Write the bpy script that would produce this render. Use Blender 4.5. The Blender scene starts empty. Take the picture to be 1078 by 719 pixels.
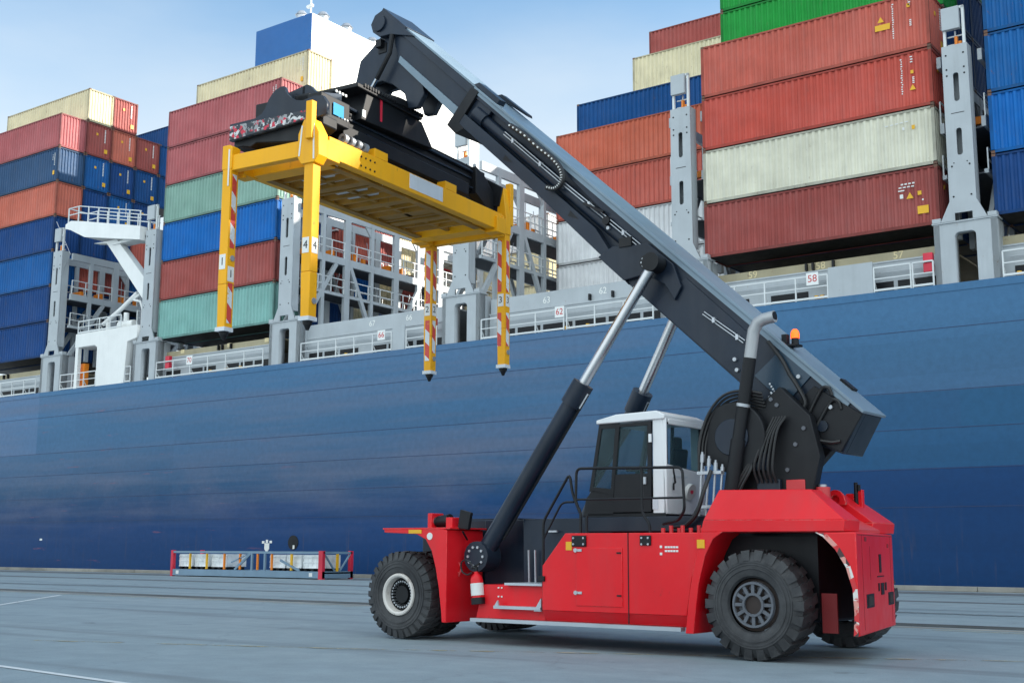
import bpy, bmesh, math, random
from mathutils import Vector, Matrix
R = math.radians
random.seed(7)
scene = bpy.context.scene
COL = scene.collection

# ------------------------------------------------------------------ helpers
def lin(c):
    c /= 255.0
    return c / 12.92 if c <= 0.04045 else ((c + 0.055) / 1.055) ** 2.4
def S(r, g, b, k=1.0):
    return (lin(r) * k, lin(g) * k, lin(b) * k, 1.0)

class MB:
    def __init__(self):
        self.v = []; self.f = []
    def _add(self, vs, fs):
        o = len(self.v); self.v += [tuple(p) for p in vs]
        self.f += [tuple(i + o for i in f) for f in fs]
        return self
    def hexa(self, p):      # 4 bottom (ccw) + 4 top
        return self._add(p, [(3, 2, 1, 0), (4, 5, 6, 7), (0, 1, 5, 4), (1, 2, 6, 5), (2, 3, 7, 6), (3, 0, 4, 7)])
    def box(self, x0, x1, y0, y1, z0, z1):
        return self.hexa([(x0, y0, z0), (x1, y0, z0), (x1, y1, z0), (x0, y1, z0), (x0, y0, z1), (x1, y0, z1), (x1, y1, z1), (x0, y1, z1)])
    def prism(self, poly, axis, a0, a1, poly2=None):
        n = len(poly); q = poly2 or poly
        def m(p, a):
            if axis == 'y': return (p[0], a, p[1])
            if axis == 'x': return (a, p[0], p[1])
            return (p[0], p[1], a)
        vs = [m(p, a0) for p in poly] + [m(p, a1) for p in q]
        fs = [tuple(range(n))[::-1], tuple(range(n, 2 * n))] + [(i, (i + 1) % n, n + (i + 1) % n, n + i) for i in range(n)]
        return self._add(vs, fs)
    def bar(self, p0, p1, w, h, up=(0, 0, 1)):
        p0 = Vector(p0); p1 = Vector(p1); d = (p1 - p0).normalized(); u = Vector(up)
        if abs(d.dot(u)) > .98: u = Vector((0, 1, 0))
        s = d.cross(u).normalized(); u = s.cross(d).normalized()
        a = s * w / 2; b = u * h / 2
        return self.hexa([p0 - a - b, p0 + a - b, p1 + a - b, p1 - a - b, p0 - a + b, p0 + a + b, p1 + a + b, p1 - a + b])
    def cyl(self, p0, p1, r0, r1=None, n=16, caps=True):
        r1 = r0 if r1 is None else r1
        p0 = Vector(p0); p1 = Vector(p1); d = (p1 - p0).normalized()
        u = Vector((0, 0, 1)) if abs(d.z) < .9 else Vector((1, 0, 0))
        s = d.cross(u).normalized(); u = s.cross(d)
        vs = []
        for p, r in ((p0, r0), (p1, r1)):
            for i in range(n):
                a = 2 * math.pi * i / n
                vs.append(p + s * math.cos(a) * r + u * math.sin(a) * r)
        fs = [(i, (i + 1) % n, n + (i + 1) % n, n + i) for i in range(n)]
        if caps: fs += [tuple(range(n))[::-1], tuple(range(n, 2 * n))]
        return self._add(vs, fs)
    def tube(self, pts, r, n=8):
        pts = [Vector(p) for p in pts]; vs = []; fs = []; k = len(pts)
        prev = None
        for i, p in enumerate(pts):
            t = ((pts[min(i + 1, k - 1)] - p).normalized() + (p - pts[max(i - 1, 0)]).normalized()).normalized()
            if prev is None:
                u = Vector((0, 0, 1)) if abs(t.z) < .9 else Vector((0, 1, 0))
            else: u = prev
            s = t.cross(u).normalized(); u = s.cross(t).normalized(); prev = u
            for j in range(n):
                a = 2 * math.pi * j / n
                vs.append(p + s * math.cos(a) * r + u * math.sin(a) * r)
        for i in range(k - 1):
            for j in range(n):
                fs.append((i * n + j, i * n + (j + 1) % n, (i + 1) * n + (j + 1) % n, (i + 1) * n + j))
        fs += [tuple(range(n))[::-1], tuple(range((k - 1) * n, k * n))]
        return self._add(vs, fs)
    def lathe(self, prof, c, n=48, axis='y'):   # prof: (offset along axis, radius)
        k = len(prof); vs = []; fs = []
        for i in range(n):
            a = 2 * math.pi * i / n
            for (o, r) in prof:
                if axis == 'y': vs.append((c[0] + r * math.cos(a), c[1] + o, c[2] + r * math.sin(a)))
                else: vs.append((c[0] + r * math.cos(a), c[1] + r * math.sin(a), c[2] + o))
        for i in range(n):
            for j in range(k - 1):
                fs.append((i * k + j, i * k + j + 1, ((i + 1) % n) * k + j + 1, ((i + 1) % n) * k + j))
        return self._add(vs, fs)
    def mesh(self, name, angle=35):
        me = bpy.data.meshes.new(name); me.from_pydata(self.v, [], self.f)
        bm = bmesh.new(); bm.from_mesh(me); bmesh.ops.recalc_face_normals(bm, faces=bm.faces[:]); bm.to_mesh(me); bm.free()
        me.shade_smooth(); me.set_sharp_from_angle(angle=R(angle))
        return me
    def pieces(self, eps=.015):
        n = len(self.v); p = list(range(n))
        def find(a):
            while p[a] != a: p[a] = p[p[a]]; a = p[a]
            return a
        for f in self.f:
            for i in f[1:]: p[find(i)] = find(f[0])
        isl = {}
        for i in range(n): isl.setdefault(find(i), []).append(i)
        bb = []
        for k, ids in isl.items():
            bb.append([k, [min(self.v[i][a] for i in ids) - eps for a in range(3)], [max(self.v[i][a] for i in ids) + eps for a in range(3)]])
        q = list(range(len(bb)))
        def fq(a):
            while q[a] != a: q[a] = q[q[a]]; a = q[a]
            return a
        for i in range(len(bb)):
            for j in range(i):
                if all(bb[i][1][a] <= bb[j][2][a] and bb[j][1][a] <= bb[i][2][a] for a in range(3)): q[fq(i)] = fq(j)
        idx = {b[0]: fq(i) for i, b in enumerate(bb)}; out = {}
        vm = {}
        for i in range(n):
            c = idx[find(i)]; m = out.setdefault(c, MB()); vm[i] = len(m.v); m.v.append(self.v[i])
        for f in self.f: out[idx[find(f[0])]].f.append(tuple(vm[i] for i in f))
        return list(out.values())
    def build(self, name, mat, parent=None, bevel=0, loc=None, split=True):
        if parent and split:
            ps = self.pieces()
            if 1 < len(ps) <= 100:
                os_ = [m.build(name, mat, parent, bevel, loc, False) for m in ps]
                return os_[0]
        me = self.mesh(name); me.materials.append(mat)
        o = bpy.data.objects.new(name, me); COL.objects.link(o)
        if parent: o.parent = parent
        if loc: o.location = loc
        if bevel:
            m = o.modifiers.new('bevel', 'BEVEL'); m.width = bevel; m.segments = 2; m.limit_method = 'ANGLE'; m.angle_limit = R(40); m.harden_normals = False
        return o

def smooth(pts, k=5):
    P = [Vector(p) for p in pts]; P = [P[0] * 2 - P[1]] + P + [P[-1] * 2 - P[-2]]; out = []
    for a, b, c, d in zip(P[:-3], P[1:-2], P[2:-1], P[3:]):
        for i in range(k):
            t = i / k; out.append(.5 * ((2 * b) + (c - a) * t + (2 * a - 5 * b + 4 * c - d) * t * t + (3 * b - a - 3 * c + d) * t ** 3))
    out.append(P[-2]); return out
def inst(name, me, mat, parent=None, loc=(0, 0, 0)):
    o = bpy.data.objects.new(name, me); COL.objects.link(o); o.parent = parent; o.location = loc
    if len(me.materials) == 0: me.materials.append(None)
    o.material_slots[0].link = 'OBJECT'; o.material_slots[0].material = mat
    return o
def empty(name, loc=(0, 0, 0), rz=0):
    o = bpy.data.objects.new(name, None); COL.objects.link(o); o.location = loc; o.rotation_euler = (0, 0, rz); o.empty_display_size = .3
    return o
def tag(o, label=None, cat=None, group=None, kind=None):
    if label: o['label'] = label
    if cat: o['category'] = cat
    if group: o['group'] = group
    if kind: o['kind'] = kind
    return o
KIDS = {}
def copy_tree(o, parent=None):
    c = o.copy(); COL.objects.link(c)
    if parent: c.parent = parent
    for ch in list(o.children): copy_tree(ch, c)
    return c
def plate(name, outer, holes, depth, mat, parent, place):
    """flat plate with real holes; outer/holes are 2D, place maps (a,b,c) to 3D, c in 0..depth"""
    cu = bpy.data.curves.new(name, 'CURVE'); cu.dimensions = '2D'; cu.fill_mode = 'BOTH'; cu.extrude = depth / 2
    for pl in [outer] + holes:
        sp = cu.splines.new('POLY'); sp.points.add(len(pl) - 1)
        for p, q in zip(sp.points, pl): p.co = (q[0], q[1], 0, 1)
        sp.use_cyclic_u = True
    t = bpy.data.objects.new('tmp', cu); COL.objects.link(t)
    bpy.context.view_layer.update()
    me = bpy.data.meshes.new_from_object(t.evaluated_get(bpy.context.evaluated_depsgraph_get()))
    bpy.data.objects.remove(t); bpy.data.curves.remove(cu)
    for v in me.vertices: v.co = place(v.co.x, v.co.y, v.co.z + depth / 2)
    bm = bmesh.new(); bm.from_mesh(me); bmesh.ops.remove_doubles(bm, verts=bm.verts[:], dist=1e-4); bmesh.ops.recalc_face_normals(bm, faces=bm.faces[:]); bm.to_mesh(me); bm.free()
    me.materials.clear(); me.materials.append(mat); me.name = name
    o = bpy.data.objects.new(name, me); COL.objects.link(o); o.parent = parent
    return o
def text_mesh(name, s, size, mat, parent, loc, rot=(math.pi / 2, 0, 0), ext=.004):
    cu = bpy.data.curves.new(name, 'FONT'); cu.body = s; cu.size = size; cu.align_x = 'CENTER'; cu.align_y = 'CENTER'; cu.extrude = ext
    t = bpy.data.objects.new('tmp', cu); COL.objects.link(t); bpy.context.view_layer.update()
    me = bpy.data.meshes.new_from_object(t.evaluated_get(bpy.context.evaluated_depsgraph_get()))
    bpy.data.objects.remove(t); bpy.data.curves.remove(cu)
    me.materials.clear(); me.materials.append(mat)
    o = bpy.data.objects.new(name, me); COL.objects.link(o); o.parent = parent; o.location = loc; o.rotation_euler = rot
    return o
def rrect(x0, x1, y0, y1, r, n=5, top_only=False):
    pts = []
    for cx, cy, a0, rr in ((x1 - r, y1 - r, 0, r), (x0 + r, y1 - r, 90, r), (x0 + r, y0 + r, 180, r), (x1 - r, y0 + r, 270, r)):
        if top_only and a0 >= 180:
            pts.append((x0 if a0 == 180 else x1, y0)); continue
        for i in range(n + 1):
            a = R(a0 + 90 * i / n); pts.append((cx + rr * math.cos(a), cy + rr * math.sin(a)))
    return pts

# ------------------------------------------------------------------ materials
def nt(name):
    m = bpy.data.materials.new(name); m.use_nodes = True
    t = m.node_tree; b = t.nodes['Principled BSDF']
    return m, t, b
def N(t, typ, **kw):
    n = t.nodes.new(typ)
    for k, v in kw.items():
        if k in n.inputs: n.inputs[k].default_value = v
        else: setattr(n, k, v)
    return n
def mixc(t, fac, a, b, mode='MIX'):
    n = t.nodes.new('ShaderNodeMix'); n.data_type = 'RGBA'; n.blend_type = mode
    for sock, val in ((n.inputs[0], fac), (n.inputs[6], a), (n.inputs[7], b)):
        if hasattr(val, 'links') or isinstance(val, bpy.types.NodeSocket): t.links.new(val, sock)
        else: sock.default_value = val
    return n.outputs[2]
def ramp(t, inp, stops):
    n = t.nodes.new('ShaderNodeValToRGB'); e = n.color_ramp.elements
    while len(e) < len(stops): e.new(.5)
    for el, (p, c) in zip(e, stops): el.position = p; el.color = c if len(c) == 4 else (*c, 1)
    t.links.new(inp, n.inputs[0]); return n.outputs[0]
def noise(t, scale, vec=None, detail=4, rough=.55, mapscale=None):
    n = N(t, 'ShaderNodeTexNoise'); n.inputs['Scale'].default_value = scale; n.inputs['Detail'].default_value = detail; n.inputs['Roughness'].default_value = rough
    tc = N(t, 'ShaderNodeTexCoord'); v = tc.outputs['Object']
    if mapscale:
        mp = N(t, 'ShaderNodeMapping'); mp.inputs['Scale'].default_value = mapscale; t.links.new(v, mp.inputs[0]); v = mp.outputs[0]
    t.links.new(v, n.inputs['Vector']); return n.outputs['Fac']
W1 = (1, 1, 1, 1); K0 = (0, 0, 0, 1)
def paint(name, rgb, rough=.5, var=.25, streak=.2, rust=0, rustcol=(.13, .05, .025, 1), scale=1., bump=.04, metallic=0, rnd=0, fade=0, edge=None, edger=.012):
    m, t, b = nt(name)
    c = rgb if len(rgb) == 4 else (*rgb, 1)
    n1 = noise(t, .6 * scale, detail=6)
    lo = tuple(x * (1 - var) for x in c[:3]) + (1,); hi = tuple(min(1, x * (1 + var)) for x in c[:3]) + (1,)
    col = ramp(t, n1, [(.3, lo), (.7, hi)])
    if streak:
        n2 = noise(t, 1.6 * scale, detail=5, mapscale=(2.2, 2.2, .22))
        f = ramp(t, n2, [(.5, K0), (.78, (streak,) * 3)])
        col = mixc(t, f, col, tuple(x * .45 + .05 for x in c[:3]) + (1,))
    if fade:
        n4 = noise(t, .35 * scale, detail=8, rough=.7)
        f = ramp(t, n4, [(.42, K0), (.75, (fade,) * 3)])
        col = mixc(t, f, col, tuple(x * .6 + .18 for x in c[:3]) + (1,))
    if rust:
        n3 = noise(t, 3.5 * scale, detail=9, rough=.75, mapscale=(1, 1, .5))
        f = ramp(t, n3, [(.64 - rust * .1, K0), (.72 - rust * .1, (.85,) * 3)])
        col = mixc(t, f, col, rustcol)
    if rnd:
        oi = N(t, 'ShaderNodeObjectInfo'); hs = N(t, 'ShaderNodeHueSaturation')
        mr = N(t, 'ShaderNodeMapRange'); mr.inputs[3].default_value = 1 - rnd; mr.inputs[4].default_value = 1 + rnd
        t.links.new(oi.outputs['Random'], mr.inputs[0]); t.links.new(mr.outputs[0], hs.inputs['Value']); t.links.new(col, hs.inputs['Color']); col = hs.outputs[0]
    if edge:    # chipped, rubbed corners
        bv = N(t, 'ShaderNodeBevel'); bv.samples = 4; bv.inputs['Radius'].default_value = edger
        ge = N(t, 'ShaderNodeNewGeometry'); dt_ = N(t, 'ShaderNodeVectorMath', operation='DOT_PRODUCT'); t.links.new(bv.outputs[0], dt_.inputs[0]); t.links.new(ge.outputs['True Normal'], dt_.inputs[1])
        f = ramp(t, dt_.outputs['Value'], [(.80, W1), (.97, K0)])
        g = ramp(t, noise(t, 7, detail=8, rough=.75), [(.46, K0), (.56, (.8,) * 3)])
        mu = N(t, 'ShaderNodeMath', operation='MULTIPLY'); t.links.new(f, mu.inputs[0]); t.links.new(g, mu.inputs[1])
        col = mixc(t, mu.outputs[0], col, edge)
    t.links.new(col, b.inputs['Base Color'])
    nr = noise(t, 2.5 * scale, detail=5)
    mr = N(t, 'ShaderNodeMapRange'); mr.inputs[3].default_value = max(.05, rough - .13); mr.inputs[4].default_value = min(1, rough + .15)
    t.links.new(nr, mr.inputs[0]); t.links.new(mr.outputs[0], b.inputs['Roughness'])
    b.inputs['Metallic'].default_value = metallic
    if bump:
        bp = N(t, 'ShaderNodeBump'); bp.inputs['Strength'].default_value = bump; bp.inputs['Distance'].default_value = .02
        t.links.new(noise(t, 9 * scale, detail=5), bp.inputs['Height']); t.links.new(bp.outputs[0], b.inputs['Normal'])
    return m

M = {}
# containers
CC = dict(rose=(178, 96, 98), salmon=(200, 108, 88), brick=(200, 100, 84), red=(198, 84, 70), maroon=(160, 78, 72), slate=(50, 82, 118), blue=(10, 92, 158), navy=(8, 66, 126),
          deepblue=(0, 74, 134), brightblue=(0, 104, 182), cream=(222, 210, 174), ivory=(216, 212, 192), teal=(130, 178, 170), green=(132, 166, 152), vgreen=(24, 150, 58), white=(222, 222, 222), orange=(206, 106, 80), wornblue=(10, 94, 158))
for k, c in CC.items():
    bl = k in ('slate', 'blue', 'navy', 'deepblue', 'brightblue', 'wornblue', 'vgreen')
    wn = k in ('wornblue', 'cream', 'brick')
    M['c_' + k] = paint('container_' + k, S(*c, .95), rough=.55, var=.14, streak=.42 if wn else .34, rust=.36 if k in ('wornblue', 'cream') else .12, rustcol=(.22, .12, .08, 1), rnd=.05, fade=.08 if bl else .2, bump=.03)
    M['f_' + k] = paint('container_frame_' + k, S(*[x * .84 for x in c], .85), rough=.6, var=.25, streak=.4, rust=.5 if k in ('cream', 'ivory', 'brick', 'red', 'maroon', 'wornblue', 'orange') else .2, rustcol=(.17, .08, .05, 1), scale=1.5, bump=.03)
    for q in ('c_', 'f_'): M[q + k].node_tree.nodes['Principled BSDF'].inputs['Specular IOR Level'].default_value = .22
M['frame_dark'] = paint('container_seam_dark', (.02, .02, .022), rough=.7, streak=0)
M['sticker_yellow'] = paint('sticker_yellow', (.75, .40, .01), rough=.5, var=.1, streak=0, bump=0)
M['sticker_white'] = paint('sticker_white', (.72, .72, .70), rough=.5, var=.1, streak=0, bump=0)
M['casting'] = paint('corner_casting_rust', (.14, .07, .045), rough=.75, var=.4, streak=.2)
# ship
M['shipgrey'] = paint('ship_grey_paint', S(182, 188, 192, .88), rough=.5, var=.08, streak=.22, rust=.02, rustcol=(.25, .15, .09, 1))
M['shipdark'] = paint('deck_dark_grey', (.05, .055, .065), rough=.7)  # plain dark grey for the bridge walkways
M['beige'] = paint('hatch_beige', S(184, 172, 140, .75), rough=.6, var=.15, streak=.3, rust=.1)
M['shipwhite'] = paint('ship_white', (.80, .80, .78), rough=.45, var=.05, streak=.1)
M['railwhite'] = paint('rail_white', (.66, .68, .68), rough=.5, var=.06, streak=.1)
M['houseblue'] = paint('deckhouse_blue', S(10, 92, 160, .9), rough=.45, var=.06, streak=.06)
M['textwhite'] = paint('lettering_white', (.8, .8, .76), rough=.5, var=.05, streak=0, bump=0)
M['textbeige'] = paint('lettering_cream', S(226, 208, 160, .9), rough=.5, var=.1, streak=0, bump=0)
M['textred'] = paint('lettering_red', (.55, .03, .03), rough=.5, var=.05, streak=0, bump=0)
M['textblack'] = paint('lettering_black', (.015, .015, .015), rough=.5, var=.05, streak=0, bump=0)
M['orange'] = paint('safety_orange', (.80, .22, .01), rough=.5, streak=0)
M['signred'] = paint('sign_red', (.62, .02, .05), rough=.45, streak=0)
# stacker
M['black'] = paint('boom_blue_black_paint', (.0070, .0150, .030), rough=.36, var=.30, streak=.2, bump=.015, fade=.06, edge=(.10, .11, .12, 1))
M['boomlit'] = paint('boom_lit_grey', (.18, .245, .30), rough=.36, var=.12, streak=.1, bump=.015)  # boom paint greyed up; sun and sky sheen is put into the colour
M['reddull'] = paint('dull_dark_red', (.22, .012, .014), rough=.6, var=.2, streak=.3)
M['panelblue'] = paint('boom_panel_blue', (.016, .042, .072), rough=.3, var=.15, streak=.08, bump=.01)
M['dark'] = paint('matt_black_steel', (.0055, .0065, .009), rough=.5, var=.3, streak=.1)
M['red'] = paint('machine_red', (.72, .004, .012), rough=.34, var=.10, streak=.22, rust=.05, rustcol=(.34, .02, .02, 1), bump=.015, fade=.10, edge=(.62, .30, .26, 1))
M['redworn'] = paint('machine_red_worn', (.60, .03, .035), rough=.45, var=.12, streak=.25, rust=.05, rustcol=(.55, .42, .36, 1), bump=.02, fade=.2)
M['yellow'] = paint('spreader_yellow', (.86, .40, .003), rough=.5, var=.08, streak=.22, rust=.10, rustcol=(.22, .10, .03, 1), bump=.03, edge=(.30, .20, .12, 1))
M['chrome'] = paint('chromed_rod', (.56, .56, .57), rough=.26, var=.08, streak=0, metallic=1, bump=0)
M['steel'] = paint('galvanised_steel', (.45, .47, .50), rough=.42, var=.2, streak=.1, metallic=.7)
M['alu'] = paint('aluminium_step', (.42, .46, .50), rough=.4, var=.15, streak=.1, metallic=.5)
M['tyre'] = paint('tyre_rubber', (.024, .025, .028), rough=.66, var=.4, streak=0, scale=4, bump=.2, fade=.3, rust=.22, rustcol=(.075, .07, .062, 1))
M['rimwhite'] = paint('rim_white', (.62, .58, .54), rough=.5, var=.15, streak=.2, rust=.35, scale=2)
M['rimgrey'] = paint('rim_grey', (.10, .11, .13), rough=.5, var=.3, streak=.2, scale=3)
M['rimrust'] = paint('rim_brown', (.035, .022, .018), rough=.65, var=.3, streak=.1, scale=3)
M['cabwhite'] = paint('cab_white', (.72, .73, .74), rough=.32, var=.06, streak=.1, bump=.01)
M['rubber'] = paint('black_rubber_hose', (.012, .012, .013), rough=.45, var=.2, streak=0)
M['plateworn'] = paint('pale_plate', (.62, .66, .70), rough=.55, var=.12, streak=.2)
M['gearblue'] = paint('gear_frame_grey_blue', S(128, 156, 178, .75), rough=.5, var=.12, streak=.2, rust=.08)
M['binsilver'] = paint('bin_silver', (.78, .80, .80), rough=.5, var=.2, streak=.25, metallic=.1, scale=3)
M['rustpipe'] = paint('exhaust_grey', (.38, .39, .40), rough=.42, var=.1, streak=.1, metallic=.35)

def glassmat():
    m, t, b = nt('cab_glass'); b.inputs['Base Color'].default_value = (.22, .36, .40, 1); b.inputs['Roughness'].default_value = .03
    b.inputs['Transmission Weight'].default_value = .9; b.inputs['IOR'].default_value = 1.16
    return m
M['glass'] = glassmat()
def emat(name, c, s):
    m, t, b = nt(name); b.inputs['Base Color'].default_value = (*c, 1); b.inputs['Emission Color'].default_value = (*c, 1); b.inputs['Emission Strength'].default_value = s; b.inputs['Roughness'].default_value = .25
    return m
M['beacon'] = emat('beacon_lit_orange', (1, .11, .004), 1.1)
M['brownyellow'] = paint('brown_yellow', (.34, .165, .012), rough=.6, var=.4, streak=.4, rust=.3, rustcol=(.08, .05, .03, 1), scale=1.5)  # darker, browner yellow for the members inside the frame
for k in ('yellow', 'black', 'dark', 'red', 'boomlit'): M[k].node_tree.nodes['Principled BSDF'].inputs['Specular IOR Level'].default_value = .33
M['screen'] = emat('blue_lamp_panel', (.03, .25, .45), .12)

def hazard(name, axis=(1, 0, 1), scale=2.3, a=(.62, .06, .05, 1), b2=(.66, .70, .74, 1), peel=.5):
    m, t, b = nt(name)
    tc = N(t, 'ShaderNodeTexCoord'); mp = N(t, 'ShaderNodeMapping'); t.links.new(tc.outputs['Object'], mp.inputs[0])
    dp = N(t, 'ShaderNodeVectorMath', operation='DOT_PRODUCT'); dp.inputs[1].default_value = axis; t.links.new(mp.outputs[0], dp.inputs[0])
    mu = N(t, 'ShaderNodeMath', operation='MULTIPLY'); mu.inputs[1].default_value = scale; t.links.new(dp.outputs['Value'], mu.inputs[0])
    fr = N(t, 'ShaderNodeMath', operation='FRACT'); t.links.new(mu.outputs[0], fr.inputs[0])
    st = N(t, 'ShaderNodeMath', operation='GREATER_THAN'); st.inputs[1].default_value = .5; t.links.new(fr.outputs[0], st.inputs[0])
    col = mixc(t, st.outputs[0], a, b2)
    n3 = noise(t, 9, detail=8, rough=.7)
    f = ramp(t, n3, [(.60 - peel * .1, K0), (.64 - peel * .1, W1)])
    col = mixc(t, f, col, (.62, .34, .03, 1))
    t.links.new(col, b.inputs['Base Color']); b.inputs['Roughness'].default_value = .5
    return m
M['hazleg'] = hazard('leg_hazard_stripes', (.9, .9, 1), 1.55, peel=.05)
def peeled(name, base, cols, sc, lo, hi):
    m, t, b = nt(name)
    v = N(t, 'ShaderNodeTexVoronoi'); v.inputs['Scale'].default_value = sc; v.inputs['Randomness'].default_value = 1
    tc = N(t, 'ShaderNodeTexCoord'); t.links.new(tc.outputs['Object'], v.inputs['Vector'])
    sp = N(t, 'ShaderNodeSeparateColor'); t.links.new(v.outputs['Color'], sp.inputs[0])
    r = ramp(t, sp.outputs[0], [(i / len(cols), c) for i, c in enumerate(cols)]); t.nodes[-1].color_ramp.interpolation = 'CONSTANT'
    for n in t.nodes:
        if n.type == 'VALTORGB': n.color_ramp.interpolation = 'CONSTANT'
    f = ramp(t, noise(t, sc * .55, detail=6, rough=.7), [(lo, K0), (hi, W1)])
    col = mixc(t, f, base, r)
    t.links.new(col, b.inputs['Base Color']); b.inputs['Roughness'].default_value = .5
    return m
M['peel_black'] = peeled('peeled_hazard_band', (.02, .028, .04, 1), [(.02, .02, .025, 1), (.55, .02, .05, 1), (.6, .6, .6, 1), (.05, .05, .055, 1), (.30, .30, .31, 1)], 15, .44, .47)
M['peel_red'] = peeled('peeled_arch_band', (.58, .03, .035, 1), [(.72, .68, .64, 1), (.62, .025, .03, 1), (.06, .03, .03, 1), (.7, .3, .25, 1)], 7, .44, .5)

# hull
def hullmat():
    m, t, b = nt('hull_blue_paint')
    tc = N(t, 'ShaderNodeTexCoord'); sx = N(t, 'ShaderNodeSeparateXYZ'); t.links.new(tc.outputs['Object'], sx.inputs[0])
    z = sx.outputs['Z']; x = sx.outputs['X']
    # paler topsides with the sky's sheen put into the colour, fresher blue strakes below; boundaries wander with patchwork
    nz = noise(t, .10, detail=4, mapscale=(.45, 1, 3.0))
    ad = N(t, 'ShaderNodeMath', operation='MULTIPLY_ADD'); ad.inputs[1].default_value = 1.2; t.links.new(nz, ad.inputs[0]); t.links.new(z, ad.inputs[2])
    mr = N(t, 'ShaderNodeMapRange'); mr.inputs[1].default_value = 0; mr.inputs[2].default_value = 15; t.links.new(ad.outputs[0], mr.inputs[0])
    col = ramp(t, mr.outputs[0], [(.0, S(0, 50, 92)), (.20, S(0, 52, 100)), (.33, S(8, 60, 106)), (.42, S(40, 78, 114)), (.58, S(62, 96, 130)), (.75, S(60, 102, 138)), (1., S(66, 110, 148))])
    # right-hand strakes in cleaner teal blue, with hard plate edges
    def band(z0, z1, x0, x1, c, f):
        nonlocal col
        fs = []
        for src, thr, op in ((z, z0, 'GREATER_THAN'), (z, z1, 'LESS_THAN'), (x, x0, 'GREATER_THAN'), (x, x1, 'LESS_THAN')):
            g = N(t, 'ShaderNodeMath', operation=op); g.inputs[1].default_value = thr; t.links.new(src, g.inputs[0]); fs.append(g.outputs[0])
        o = fs[0]
        for q in fs[1:] + [None]:
            mu = N(t, 'ShaderNodeMath', operation='MULTIPLY'); t.links.new(o, mu.inputs[0])
            if q is not None: t.links.new(q, mu.inputs[1])
            else: mu.inputs[1].default_value = f
            o = mu.outputs[0]
        col = mixc(t, o, col, c)
    band(8.8, 13.8, -200, -87.3, S(100, 124, 160), .35)
    band(5.35, 8.8, -26, 100, S(26, 80, 120), .72)
    band(7.15, 8.8, -16.2, 100, S(30, 88, 124), .35)
    band(-1, 5.35, -23, 100, S(4, 56, 104), .85)
    pass
    band(-1, 4.6, -67, -56, S(4, 56, 108), .6)
    band(-1, 3.4, -200, -40, S(3, 58, 110), .75)
    # each strake and plate of the shell has faded differently
    def fl(src, mul):
        m1 = N(t, 'ShaderNodeMath', operation='MULTIPLY'); m1.inputs[1].default_value = mul; t.links.new(src, m1.inputs[0])
        m2 = N(t, 'ShaderNodeMath', operation='FLOOR'); t.links.new(m1.outputs[0], m2.inputs[0]); return m2.outputs[0]
    cx = N(t, 'ShaderNodeCombineXYZ'); t.links.new(fl(x, .085), cx.inputs[0]); t.links.new(fl(z, 1.25), cx.inputs[1])
    wn = N(t, 'ShaderNodeTexWhiteNoise'); t.links.new(cx.outputs[0], wn.inputs['Vector'])
    col = mixc(t, .18, col, ramp(t, wn.outputs['Value'], [(0, (.36, .36, .36, 1)), (1, (.62, .62, .62, 1))]), 'OVERLAY')
    # mauve-grey weathering blotches, stretched along the hull
    n2 = noise(t, .24, detail=8, rough=.6, mapscale=(.13, 1, 2.4))
    f = ramp(t, n2, [(.44, K0), (.64, (.55,) * 3)])
    md = N(t, 'ShaderNodeMapRange'); md.inputs[1].default_value = 1.8; md.inputs[2].default_value = 5.5; t.links.new(z, md.inputs[0])
    mm = N(t, 'ShaderNodeMath', operation='MULTIPLY'); t.links.new(f, mm.inputs[0]); t.links.new(md.outputs[0], mm.inputs[1])
    mx = N(t, 'ShaderNodeMapRange'); mx.inputs[1].default_value = -26; mx.inputs[2].default_value = -40; t.links.new(x, mx.inputs[0])
    mm2 = N(t, 'ShaderNodeMath', operation='MULTIPLY'); t.links.new(mm.outputs[0], mm2.inputs[0]); t.links.new(mx.outputs[0], mm2.inputs[1])
    col = mixc(t, mm2.outputs[0], col, S(100, 108, 130))
    n8 = noise(t, .34, detail=7, rough=.62, mapscale=(.55, 1, 1.1))
    f = ramp(t, n8, [(.44, K0), (.66, (.36,) * 3)])
    m8 = N(t, 'ShaderNodeMath', operation='MULTIPLY'); t.links.new(f, m8.inputs[0]); t.links.new(mm2.inputs[1].links[0].from_socket, m8.inputs[1])
    m9 = N(t, 'ShaderNodeMath', operation='MULTIPLY'); t.links.new(m8.outputs[0], m9.inputs[0]); t.links.new(md.outputs[0], m9.inputs[1])
    mz = N(t, 'ShaderNodeMapRange'); mz.inputs[1].default_value = 9.2; mz.inputs[2].default_value = 6.0; t.links.new(z, mz.inputs[0])
    m10 = N(t, 'ShaderNodeMath', operation='MULTIPLY'); t.links.new(m9.outputs[0], m10.inputs[0]); t.links.new(mz.outputs[0], m10.inputs[1])
    col = mixc(t, m10.outputs[0], col, S(100, 102, 124))
    # small red-lead scrapes and rust runs
    n4 = noise(t, .8, detail=6, rough=.7, mapscale=(.25, 1, 2.8))
    f = ramp(t, n4, [(.62, K0), (.68, (.5,) * 3)])
    mL = N(t, 'ShaderNodeMapRange'); mL.inputs[1].default_value = -55; mL.inputs[2].default_value = -68; t.links.new(x, mL.inputs[0])
    m3 = N(t, 'ShaderNodeMath', operation='MULTIPLY'); t.links.new(f, m3.inputs[0]); t.links.new(mL.outputs[0], m3.inputs[1])
    col = mixc(t, m3.outputs[0], col, S(140, 84, 96))
    n5 = noise(t, 1.2, detail=7, rough=.7, mapscale=(2.5, 1, .16))
    f = ramp(t, n5, [(.56, K0), (.72, (.45,) * 3)])
    ml = N(t, 'ShaderNodeMapRange'); ml.inputs[1].default_value = 4.0; ml.inputs[2].default_value = 1.0; t.links.new(z, ml.inputs[0])
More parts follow.
